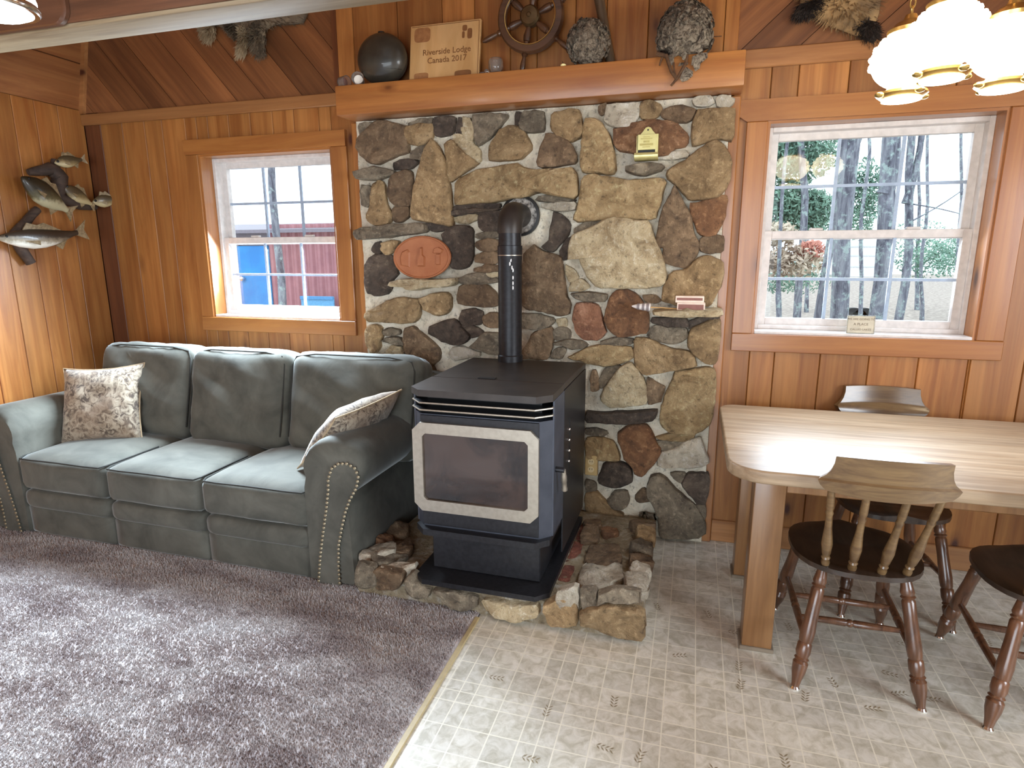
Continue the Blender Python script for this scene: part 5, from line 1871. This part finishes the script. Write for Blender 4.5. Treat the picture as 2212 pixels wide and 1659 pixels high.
def driftwood(parent, path, rads, seed):
    pts = []
    rr = []
    for i in range(len(path) - 1):
        for t in range(4):
            u = t / 4
            p_ = Vector(path[i]).lerp(Vector(path[i + 1]), u)
            p_ = p_ + Vector((wob(p_, 9, 0.012, seed), wob(p_, 9, 0.02, seed + 3), wob(p_, 9, 0.02, seed + 7)))
            p_.x = max(p_.x, XL + 0.028)
            pts.append(p_)
            rr.append((rads[i] * (1 - u) + rads[i + 1] * u) * (1 + 0.25 * mnoise.noise(p_ * 14)))
    MB().tube(pts, rr, 10).build('driftwood', M['drift'], parent, ang=60)


M['drift'] = pine('dark_driftwood', (84, 66, 54), (48, 36, 30), 1, 0.05, knots=False, rough=0.8, across=20)
w0 = wpt(110, 430, 0.0)
m1 = thing('fish_mount', 'group of mounted bass and panfish on dark driftwood high on the board wall', 'fish mount', (XL, w0.y, w0.z))
driftwood(m1, [wpt(60, 372, 0.04), wpt(105, 365, 0.05), wpt(130, 385, 0.05), wpt(125, 425, 0.05), wpt(170, 445, 0.05), wpt(220, 447, 0.05)], [0.02, 0.035, 0.045, 0.04, 0.025, 0.012], 2.0)
driftwood(m1, [wpt(120, 345, 0.045), wpt(118, 372, 0.045), wpt(150, 390, 0.04)], [0.022, 0.03, 0.012], 4.0)
fish(m1, wpt(46, 383, 0.11), wpt(158, 462, 0.09), 0.145, 0.075, M['bass'], 0.25, -0.02)
fish(m1, wpt(118, 352, 0.07), wpt(184, 344, 0.10), 0.075, 0.035, M['crappie'], 0.3)
fish(m1, wpt(136, 402, 0.08), wpt(205, 446, 0.09), 0.09, 0.035, M['crappie'], 0.3)
fish(m1, wpt(200, 437, 0.09), wpt(262, 430, 0.16), 0.088, 0.035, M['crappie'], 0.3)
w1 = wpt(70, 540, 0.0)
m2 = thing('fish_mount', 'single white bellied fish mounted on a stub of driftwood below the other fish', 'fish mount', (XL, w1.y, w1.z))
fish(m2, wpt(-8, 514, 0.09), wpt(186, 497, 0.10), 0.115, 0.07, M['pike'], 0.35, -0.05, 1.3)
driftwood(m2, [wpt(40, 520, 0.03), wpt(60, 555, 0.035), wpt(70, 575, 0.04)], [0.03, 0.03, 0.028], 8.0)
driftwood(m2, [wpt(30, 515, 0.03), wpt(62, 470, 0.03), wpt(85, 448, 0.03)], [0.03, 0.026, 0.018], 11.0)


# ================================================================== pelts
def pelt(name, lab, polys, mats, Y, seed):
    allp = [py(x, y, Y) for poly in polys for x, y in poly]
    c = sum(allp, Vector()) / len(allp)
    r = thing(name, lab, 'pelt', (c.x, YW, c.z))
    rr = random.Random(seed)
    for poly, m_ in zip(polys, mats):
        P2 = resample([(py(x, y, Y).x, py(x, y, Y).z) for x, y in poly], 26)
        cc = sum(P2, Vector((0, 0))) / 26
        mb = MB()
        for s_, o_ in ((1.0, 0.0), (0.97, -0.012), (0.7, -0.022), (0.35, -0.026)):
            for p in P2:
                q = cc + (p - cc) * s_
                mb.v.append((q.x, Y + o_ + wob((q.x, q.y, 0), 14, 0.008, seed), q.y))
        mb.v.append((cc.x, Y - 0.027, cc.y))
        for k_ in range(3):
            for i in range(26):
                j = (i + 1) % 26
                mb.f.append((k_ * 26 + i, k_ * 26 + j, k_ * 26 + 26 + j, k_ * 26 + 26 + i))
        mb.f += [(78 + i, 78 + (i + 1) % 26, 104) for i in range(26)] + [tuple(range(26))]
        hide = mb.build('hide', m_, r, ang=180)
        fur = MB()
        for i in range(520):
            a_, b_ = rr.randrange(26), rr.random() ** 0.5 * 1.02
            p = cc + (P2[a_].lerp(P2[(a_ + 1) % 26], rr.random()) - cc) * b_
            o0 = Vector((p.x, Y - 0.026 * (1 - b_ ** 3), p.y))
            dr = Vector(((p.x - cc.x) * 1.2 + rr.uniform(-0.05, 0.05), -0.06 - 0.05 * rr.random(), (p.y - cc.y) * 1.2 - 0.06 + rr.uniform(-0.05, 0.05))).normalized()
            sd_ = dr.orthogonal().normalized() * 0.0035
            L = rr.uniform(0.022, 0.042)
            fur.add([o0 - sd_, o0 + sd_, o0 + dr * L + Vector((0, 0, -0.005))], [(0, 1, 2)])
        tag(fur.build('fur', m_, hide, smooth=False, clean=False), kind='stuff')
    return r


M['fur_grey'] = plain('grey_brown_fur', (140, 124, 100), 0.95, nscale=18, c2=(84, 74, 62), detail=6)
M['fur_dark'] = plain('dark_fur', (66, 56, 50), 0.95, nscale=18, c2=(48, 40, 36), detail=6)
M['fur_tan'] = plain('tan_fur', (172, 140, 96), 0.95, nscale=14, c2=(112, 90, 64), detail=6)
M['fur_pale'] = plain('pale_fur', (196, 178, 146), 0.95, nscale=18, c2=(160, 140, 108), detail=6)
pelt('animal_pelt', 'grey brown animal pelt with hanging legs on the gable above the sofa window',
     [[(430, 30), (520, 20), (620, 14), (668, 20), (662, 48), (645, 54), (600, 52), (570, 70), (520, 66), (490, 62), (460, 55), (436, 60)], [(540, 45), (575, 45), (576, 80), (572, 100), (576, 122), (562, 126), (545, 112)], [(434, 55), (466, 55), (466, 80), (455, 92), (440, 85)], [(488, 55), (515, 52), (516, 85), (508, 80)], [(524, 50), (535, 50), (537, 98), (530, 122), (512, 120), (518, 100), (526, 90)]],
     [M['fur_grey'], M['fur_grey'], M['fur_pale'], M['fur_grey'], M['fur_pale']], YW - 0.012, 3)
pelt('animal_pelt', 'tan and black furry pelt on the gable boards beside the hanging lamp',
     [[(1722, 0), (1760, -40), (1860, -50), (1905, -30), (1900, 30), (1885, 70), (1860, 85), (1835, 75), (1800, 62), (1775, 50), (1758, 38), (1730, 20)], [(1712, 36), (1725, 12), (1765, -8), (1790, -5), (1772, 25), (1745, 40), (1722, 44)], [(1842, 62), (1870, 40), (1896, 50), (1900, 80), (1885, 96), (1868, 88)]],
     [M['fur_tan'], M['fur_dark'], M['fur_dark']], YW - 0.012, 9)

# ================================================================== hanging lamp
LZc = 2.075
G = [pz(1957, 131, LZc), pz(2046, 79, LZc + 0.012), pz(2178, 104, LZc)]
hub = (G[0] + G[2]) / 2 + Vector((0.06, 0.10, 0.30))
lamp = thing('hanging_lamp', 'wood and brass hanging lamp with lit white hobnail glass globes over the table', 'lamp', (hub.x, hub.y, LZc))
k = NT('lit_hobnail_glass')
v = k.coords()
vo = k.n('ShaderNodeTexVoronoi', feature='F1')
vo.inputs['Scale'].default_value = 42
k.l(v, vo.inputs['Vector'])
k.col(lin((250, 240, 220)))
k.b.inputs['Emission Color'].default_value = lin((255, 236, 202))
k.p(Roughness=0.3, Emission_Strength=16.0)
k.bump(vo.outputs['Distance'], 0.6, 0.01)
M['globe'] = k.m
M['lamp_wood'] = pine('lamp_wood', (150, 104, 72), (112, 74, 50), 0, 0.03, knots=False)
for i, g in enumerate(G):
    R = 0.091
    gb = MB().sphere(g, (R, R, R * 0.86), 32, 20).build('globe', M['globe'], lamp)
    bumps = MB()
    for a_ in range(18):
        for b_ in (-0.15, 0.15, 0.45, 0.7):
            th_ = 2 * math.pi * (a_ + (0.5 if b_ in (0.15, 0.7) else 0)) / 18
            cr = math.sqrt(1 - b_ * b_)
            bumps.sphere(g + Vector((R * cr * math.cos(th_), R * cr * math.sin(th_), R * 0.86 * b_)), 0.009, 6, 4)
    tag(bumps.build('hobnails', M['globe'], gb), kind='stuff')
    MB().lathe([(0.020, -0.012), (0.055, -0.010), (0.068, 0.0), (0.064, 0.008), (0.048, 0.012), (0.040, 0.022)], 28, g + Vector((0, 0, -R * 0.86 - 0.016))).build('base_ring', M['brass'], lamp)
    MB().lathe([(0.052, 0), (0.053, 0.003)], 24, g + Vector((0, 0, -R * 0.86 - 0.032))).build('light_opening', M['globe'], lamp)
    for t in range(4):
        a_ = math.pi / 2 * t + 0.4
        MB().sphere(g + Vector((0.072 * math.cos(a_), 0.072 * math.sin(a_), -R * 0.86 - 0.018)), (0.014, 0.014, 0.008), 8, 6).build('scroll_foot', M['brass'], lamp)
    MB().lathe([(0.056, 0.0), (0.058, 0.010), (0.034, 0.030), (0.020, 0.036), (0.014, 0.05)], 24, g + Vector((0, 0, R * 0.80))).build('cap', M['brass'], lamp)
    top = g + Vector((0, 0, R * 0.8 + 0.05))
    for t in range(4):
        cz = top + Vector((0, 0, 0.010 + t * 0.022))
        e1 = Vector((1, 0, 0)) if t % 2 else Vector((0, 1, 0))
        MB().tube([cz + e1 * (0.007 * math.cos(w_)) + Vector((0, 0, 0.014 * math.sin(w_))) for w_ in [2 * math.pi * q / 12 for q in range(12)]], 0.0022, 5, closed=True).build('chain_link', M['brass'], lamp)
    end = top + Vector((0, 0, 0.105))
    mid = end.lerp(hub + Vector((0, 0, -0.04)), 0.5) + Vector((0, 0, 0.035))
    out_d = (Vector((end.x, end.y, 0)) - Vector((hub.x, hub.y, 0))).normalized()
    path = [end + out_d * 0.07 + Vector((0, 0, -0.03)), end, mid, hub + Vector((0, 0, -0.04))]
    sm = []
    for q in range(13):
        u = q / 12
        b0, b1, b2, b3 = (1 - u) ** 3, 3 * u * (1 - u) ** 2, 3 * u * u * (1 - u), u ** 3
        sm.append(path[0] * b0 + path[1] * b1 + path[2] * b2 + path[3] * b3)
    mb = MB()
    sd_ = out_d.cross(Vector((0, 0, 1))) * 0.013
    for p in sm:
        mb.v += [tuple(p + sd_ + Vector((0, 0, -0.016))), tuple(p - sd_ + Vector((0, 0, -0.016))), tuple(p - sd_ + Vector((0, 0, 0.016))), tuple(p + sd_ + Vector((0, 0, 0.016)))]
    for q in range(12):
        for j in range(4):
            j2 = (j + 1) % 4
            mb.f.append((q * 4 + j, q * 4 + j2, q * 4 + 4 + j2, q * 4 + 4 + j))
    mb.f += [(0, 1, 2, 3), (48, 49, 50, 51)]
    mb.build('yoke_arm', M['lamp_wood'], lamp, smooth=False)
MB().lathe([(0.02, -0.08), (0.05, -0.06), (0.06, 0.0), (0.03, 0.05), (0.012, 0.06)], 24, hub).build('hub', M['lamp_wood'], lamp)
MB().tube([hub + Vector((0, 0, 0.05)), Vector((hub.x, hub.y, ZC))], 0.008, 8).build('stem', M['brass'], lamp)
MB().lathe([(0.07, 0), (0.06, -0.02), (0.02, -0.03)], 24, (hub.x, hub.y, ZC)).build('ceiling_rose', M['brass'], lamp)

# pendant lamp whose shade just shows at the corner of the picture
lc = py(-26, -24, 1.30)
pend = thing('pendant_lamp', 'lit white glass shade pendant hanging in front of the tie beam', 'lamp', tuple(lc))
k = NT('lit_pendant_glass')
k.col(lin((250, 250, 250)))
k.b.inputs['Emission Color'].default_value = lin((240, 244, 252))
k.p(Roughness=0.3, Emission_Strength=27.0)
MB().lathe([(0.02, 0.07), (0.05, 0.065), (0.085, 0.03), (0.10, -0.02), (0.10, -0.045), (0.07, -0.06), (0.01, -0.065)], 28, lc).build('shade', k.m, pend)
MB().lathe([(0.102, -0.05), (0.106, -0.044), (0.106, -0.036), (0.102, -0.03)], 28, lc).build('rim', M['chrome'], pend)
MB().lathe([(0.03, 0.065), (0.034, 0.075), (0.02, 0.11), (0.008, 0.12)], 20, lc).build('socket_cap', M['brass'], pend)
MB().tube([lc + Vector((0, 0, 0.11)), Vector((lc.x, lc.y, ZC))], 0.004, 6).build('cord', M['black'], pend)

# old paddle fixed along the face of the tie beam
YP = 1.800
zb_, zt_ = py(60, 62, YP).z, py(60, 62, YP).z + 0.165
xt_ = py(141, 15, YP).x
pad = thing('wooden_paddle', 'dark brown wooden paddle with rounded blade fixed along the tie beam', 'paddle', (xt_ - 0.4, YP, zb_))
pr = [(xt_ - 0.75, zb_ + 0.06), (xt_ - 0.6, zb_ + 0.015), (xt_ - 0.45, zb_)] + [(xt_ - 0.05 + 0.05 * math.sin(math.radians(t)), zb_ + 0.05 - 0.05 * math.cos(math.radians(t))) for t in range(0, 91, 15)]
pr += [(xt_ - 0.05 + 0.05 * math.cos(math.radians(t)), zt_ - 0.05 + 0.05 * math.sin(math.radians(t))) for t in range(0, 91, 15)] + [(xt_ - 0.45, zt_), (xt_ - 0.6, zt_ - 0.015), (xt_ - 0.75, zt_ - 0.06)]
n_ = len(pr)
cx, cz = xt_ - 0.35, (zb_ + zt_) / 2
mb = MB()
for s_, yy in ((1.0, YP + 0.016), (1.0, YP + 0.002), (0.96, YP - 0.004)):
    mb.v += [(cx + (u - cx) * s_, yy, cz + (v_ - cz) * s_) for u, v_ in pr]
for k_ in range(2):
    for q in range(n_):
        q2 = (q + 1) % n_
        mb.f.append((k_ * n_ + q, k_ * n_ + q2, k_ * n_ + n_ + q2, k_ * n_ + n_ + q))
mb.f += [tuple(reversed(range(n_))), tuple(range(2 * n_, 3 * n_))]
M['paddle'] = pine('paddle_wood', (104, 68, 46), (80, 50, 34), 0, 0.03, knots=False, rough=0.35, coat=0.4)
mb.build('blade', M['paddle'], pad, ang=25)
MB().tube([(xt_ - 0.74, YP + 0.004, cz), (xt_ - 1.6, YP + 0.004, cz + 0.01)], 0.016, 10).build('shaft', M['paddle'], pad)

# ================================================================== outdoors
GZ = -0.55
M['litter'] = plain('leaf_litter', (120, 108, 100), 1.0, nscale=7, c2=(176, 164, 150), detail=10)
tag(MB().box(-45, 45, 3.7, 70, GZ - 0.1, GZ).build('ground', M['litter'], smooth=False), 'leaf covered ground outside the windows', **st)
rs2 = random.Random(21)
lf = MB()
for i in range(5200):
    y = 4.5 + 9 * rs2.random() ** 1.3
    x = rs2.uniform(0.0, 0.5 * y + 0.5)
    s_ = rs2.uniform(0.04, 0.08)
    a_ = rs2.uniform(0, 6.28)
    t_ = rs2.uniform(-0.5, 0.5)
    ux, uy = Vector((math.cos(a_) * s_, math.sin(a_) * s_, t_ * s_)), Vector((-math.sin(a_) * s_ * 0.6, math.cos(a_) * s_ * 0.6, 0.3 * s_))
    c = Vector((x, y, GZ + 0.02))
    lf.add([c - ux, c + uy, c + ux, c - uy], [(0, 1, 2, 3)])
M['dead_leaf'] = plain('dead_leaf', (168, 150, 130), 0.9, nscale=3, c2=(206, 196, 180))
tag(lf.build('fallen_leaves', M['dead_leaf'], bpy.data.objects['ground'], smooth=False, clean=False), 'dry fallen leaves', kind='stuff')

# shed
SY = 10.0
sl, sr_ = py(470, 600, SY).x, py(820, 600, SY).x
eave, = (py(640, 484, SY).z,)
shed = thing('metal_shed', 'faded red ribbed metal shed with a blue door seen through the sofa window', 'shed', ((sl + sr_) / 2, SY + 1, GZ))
M['shed'] = plain('faded_red_metal', (150, 98, 104), 0.5, 0.0, nscale=4, c2=(166, 112, 116))
M['shed_door'] = plain('blue_door_paint', (20, 120, 190), 0.5, nscale=3, c2=(30, 136, 200))
M['shed_roof'] = plain('grey_metal_roof', (112, 104, 112), 0.5)
mb = MB()
dl, dr_ = py(520, 600, SY).x, py(585, 600, SY).x
pts = []
x = dr_ + 0.02
while x < sr_ + 2.0:
    pts += [(x, SY), (x + 0.04, SY - 0.03), (x + 0.09, SY - 0.03), (x + 0.13, SY)]
    x += 0.17
pts += [(x, SY + 2.4), (dr_ + 0.02, SY + 2.4)]
mb.prism(pts, lambda u, v_, w_: (u, v_, w_), GZ, eave - 0.0).build('wall', M['shed'], shed, smooth=False)
MB().box(sl - 1.2, dr_ + 0.02, SY + 0.02, SY + 2.4, GZ, eave - 0.12).build('wall', M['shed_roof'], shed, smooth=False)
dz1 = py(560, 531, SY).z
dd = MB().bbox(dl, dr_, SY - 0.03, SY + 0.03, GZ + 0.02, dz1, 0.01).build('door', M['shed_door'], shed)
MB().bbox(dl - 0.10, dl, SY - 0.04, SY + 0.03, GZ, dz1 + 0.08, 0.01).build('door_casing', plain('white_paint', (226, 226, 226), 0.6), shed)
MB().sphere((dl + 0.09, SY - 0.07, py(560, 602, SY).z), 0.05, 10, 8).build('knob', M['chrome'], dd)
rf = MB()
rf.add([(sl - 1.2, SY - 0.25, eave - 0.16), (sr_ + 2, SY - 0.25, eave - 0.16), (sr_ + 2, SY + 1.2, eave + 0.02), (sl - 1.2, SY + 1.2, eave + 0.02),
        (sl - 1.2, SY - 0.25, eave - 0.10), (sr_ + 2, SY - 0.25, eave - 0.10), (sr_ + 2, SY + 1.2, eave + 0.08), (sl - 1.2, SY + 1.2, eave + 0.08)],
       [(0, 1, 2, 3), (4, 7, 6, 5), (0, 4, 5, 1), (1, 5, 6, 2), (2, 6, 7, 3), (3, 7, 4, 0)])
rf.build('roof', M['shed_roof'], shed, smooth=False)
bp = py(690, 655, SY - 0.6)
r = thing('blue_panel', 'pale blue board leaning outside against the red shed', 'board', (bp.x, SY - 0.3, GZ))
xa, xb = py(651, 650, SY - 0.4).x, py(722, 650, SY - 0.4).x
bz = py(690, 640, SY - 0.4).z
MB().bbox(xa, xb, SY - 0.42, SY - 0.38, GZ, bz, 0.01).build('sheet', plain('pale_blue_board', (90, 150, 190), 0.6), r)
MB().bbox(xa, xb, SY - 0.44, SY - 0.42, bz - 0.06, bz, 0.005).build('top_batten', plain('blue_batten', (70, 130, 176), 0.6), r)

# trees
k = NT('lichen_bark')
v = k.coords(9)
n = k.noise(k.mapping(v, (6, 6, 1.6)), 1.6, 8, 0.7, 1.0)
n2 = k.noise(v, 9, 5, 0.7)
c = k.ramp(n, [(0.36, lin((76, 76, 88))), (0.5, lin((122, 124, 134))), (0.66, lin((164, 168, 172)))])
c = k.mix(k.rng(n2, 0.52, 0.62, 0, 0.75), c, lin((176, 196, 190)))
k.col(c)
k.p(Roughness=0.95)
k.bump(n, 1.0, 0.05)
M['bark'] = k.m
M['ever'] = plain('evergreen_needles', (84, 116, 100), 0.9, nscale=1.6, c2=(140, 172, 150), detail=6)
M['autumn'] = plain('autumn_leaves', (170, 150, 132), 0.9, nscale=2, c2=(196, 182, 160))
M['red_leaf'] = plain('red_leaves', (190, 118, 104), 0.9, nscale=2, c2=(206, 150, 130))


def trunk(mb, base, top, r0, r1, seed, n=10, seg=9):
    pts, rr = [], []
    for i in range(seg + 1):
        u = i / seg
        p_ = Vector(base).lerp(Vector(top), u)
        p_ += Vector((wob(p_, 0.5, 0.18, seed), 0, 0)) * math.sin(math.pi * min(1, u * 1.0))
        pts.append(p_)
        rr.append((r0 * (1 - u) + r1 * u) * (1 + (0.35 * (1 - u * 8) if u < 0.12 else 0)))
    mb.tube(pts, rr, n)
    return pts


def leaf_cloud(mb, c, r, n, s_, rr):
    for i in range(n):
        d = Vector((rr.gauss(0, 1), rr.gauss(0, 1), rr.gauss(0, 1))).normalized() * (rr.random() ** 0.4)
        p_ = Vector(c) + Vector((d.x * r[0], d.y * r[1], d.z * r[2]))
        a_ = Vector((rr.gauss(0, 1), rr.gauss(0, 1), rr.gauss(0, 1))).normalized()
        b_ = a_.orthogonal().normalized()
        q = rr.uniform(0.5, 1.2) * s_
        mb.add([p_ - a_ * q, p_ + b_ * q * 0.45, p_ + a_ * q, p_ - b_ * q * 0.45], [(0, 1, 2, 3)])


def tree(nm, lab, pxb, Y, pxt, yt, w_px, seed, forks=(), leaves=(), grp=None):
    b0 = py(pxb, 640, Y)
    base = Vector((b0.x, Y, GZ))
    t0 = py(pxt, yt, Y)
    top = base + (t0 - base) * 1.7
    rad = w_px / 2 / FPX * (py(pxb, 640, Y) - CAM).dot(CF)
    r_ = thing(nm, lab, 'tree', tuple(base), grp)
    mb = MB()
    trunk(mb, base, top, rad * 1.1, rad * 0.7, seed)
    mb.build('trunk', M['bark'], r_)
    for fx, fy, tx, ty, wf in forks:
        a_, b_ = py(fx, fy, Y), py(tx, ty, Y)
        mb = MB()
        trunk(mb, a_, a_ + (b_ - a_) * 1.5, wf / w_px * rad, wf / w_px * rad * 0.6, seed + 3, 8, 6)
        mb.build('branch', M['bark'], r_)
    rr = random.Random(seed)
    for lx_, ly_, rx_, rz_, n_, m_ in leaves:
        mb = MB()
        c = py(lx_, ly_, Y + 0.5)
        sc_ = (py(pxb, 640, Y) - CAM).dot(CF) / FPX
        leaf_cloud(mb, c, (rx_ * sc_, rx_ * sc_ * 0.7, rz_ * sc_), int(n_ * 1.8), 0.060, rr)
        tag(mb.build('foliage', m_, r_, smooth=False, clean=False), kind='stuff')
    return r_


tg = 'trees outside the windows'
tree('lichen_tree', 'slim lichen speckled trunk in front of the red metal shed', 597, 7.5, 590, 380, 17, 1, grp=tg)
tree('oak_tree', 'thick forked bark trunk beside evergreen boughs, seen through the dining window', 1824, 8.0, 1828, 380, 38, 2, [(1830, 420, 1862, 300, 24)], grp=tg)
tree('oak_tree', 'thick twin stemmed bark trunk in the middle of the dining window', 1903, 9.0, 1912, 380, 36, 5, [(1912, 420, 1935, 300, 26)], grp=tg)
tree('oak_tree', 'leaning slender bark trunk near the bright sky in the dining window', 1955, 10.5, 1962, 430, 18, 8, [(1958, 440, 1985, 290, 15), (1965, 480, 2060, 420, 3), (1965, 440, 2040, 455, 3)], grp=tg)
tree('small_tree', 'thin pale trunk with lichen close to the dining window sill', 1795, 6.2, 1795, 600, 20, 11, grp=tg)
tree('evergreen_tree', 'bushy dark evergreen filling the upper panes nearer the chimney', 1735, 12.0, 1735, 300, 16, 13, leaves=[(1712, 320, 110, 80, 2600, M['ever']), (1700, 450, 70, 60, 1500, M['ever']), (1762, 460, 45, 50, 700, M['ever'])], grp=tg)
tree('evergreen_tree', 'blue green evergreen growing between the thick bark trunks', 1868, 16.0, 1868, 380, 8, 17, leaves=[(1866, 430, 34, 90, 1000, M['ever'])], grp=tg)
tree('maple_tree', 'maple with red and tan autumn leaves low in the dining window', 1700, 10.0, 1700, 480, 9, 19, leaves=[(1705, 565, 75, 42, 500, M['autumn']), (1752, 540, 32, 22, 130, M['red_leaf']), (1680, 505, 45, 26, 200, M['autumn'])], grp=tg)
for i, (x, Y, h_, w_, n_) in enumerate(((2000, 20, 560, 60, 700), (2070, 22, 555, 60, 700), (1985, 26, 520, 70, 600), (2110, 24, 530, 70, 600), (1690, 18, 590, 70, 800), (1745, 24, 590, 60, 600))):
    tree('woodland_tree', ('pale woodland tree beyond the leaning slender trunk', 'pale woodland tree beyond the clearing by the white window frame', 'tallest pale woodland tree far behind the clearing', 'faint woodland tree at the clearing edge far from the trailer', 'shadowy low woodland tree under the bushy evergreen', 'shadowy low woodland tree between the evergreen and the forked oak')[i], x, Y, x, 420, 7, 30 + i, leaves=[(x, h_, w_, 45, n_, M['ever'])], grp=tg)
# white trailer between the trunks
ta, tb = py(1846, 600, 18), py(1884, 600, 18)
tr_ = thing('white_trailer', 'white sided trailer standing between the thick trunks outside', 'trailer', ((ta.x + tb.x) / 2, 18, GZ))
tz0, tz1 = py(1865, 600, 18).z, py(1865, 522, 18).z
M['white_side'] = plain('white_siding', (236, 236, 236), 0.5)
MB().bbox(ta.x - 0.3, tb.x + 0.3, 17.8, 21, tz0, tz1, 0.04).build('body', M['white_side'], tr_)
for q in (0.3, 0.6, 0.85):
    z = tz0 + (tz1 - tz0) * q
    MB().box(ta.x - 0.3, tb.x + 0.3, 17.77, 17.80, z, z + 0.03).build('siding_rib', plain('grey_rib', (200, 204, 210), 0.6), tr_, smooth=False)
for q in (0.1, 0.7):
    x = ta.x + (tb.x - ta.x) * q
    MB().lathe([(0.34, 0), (0.34, 0.2), (0.2, 0.22)], 18, (x, 17.75, GZ + 0.34), (0, 1, 0)).build('wheel', M['black'], tr_)
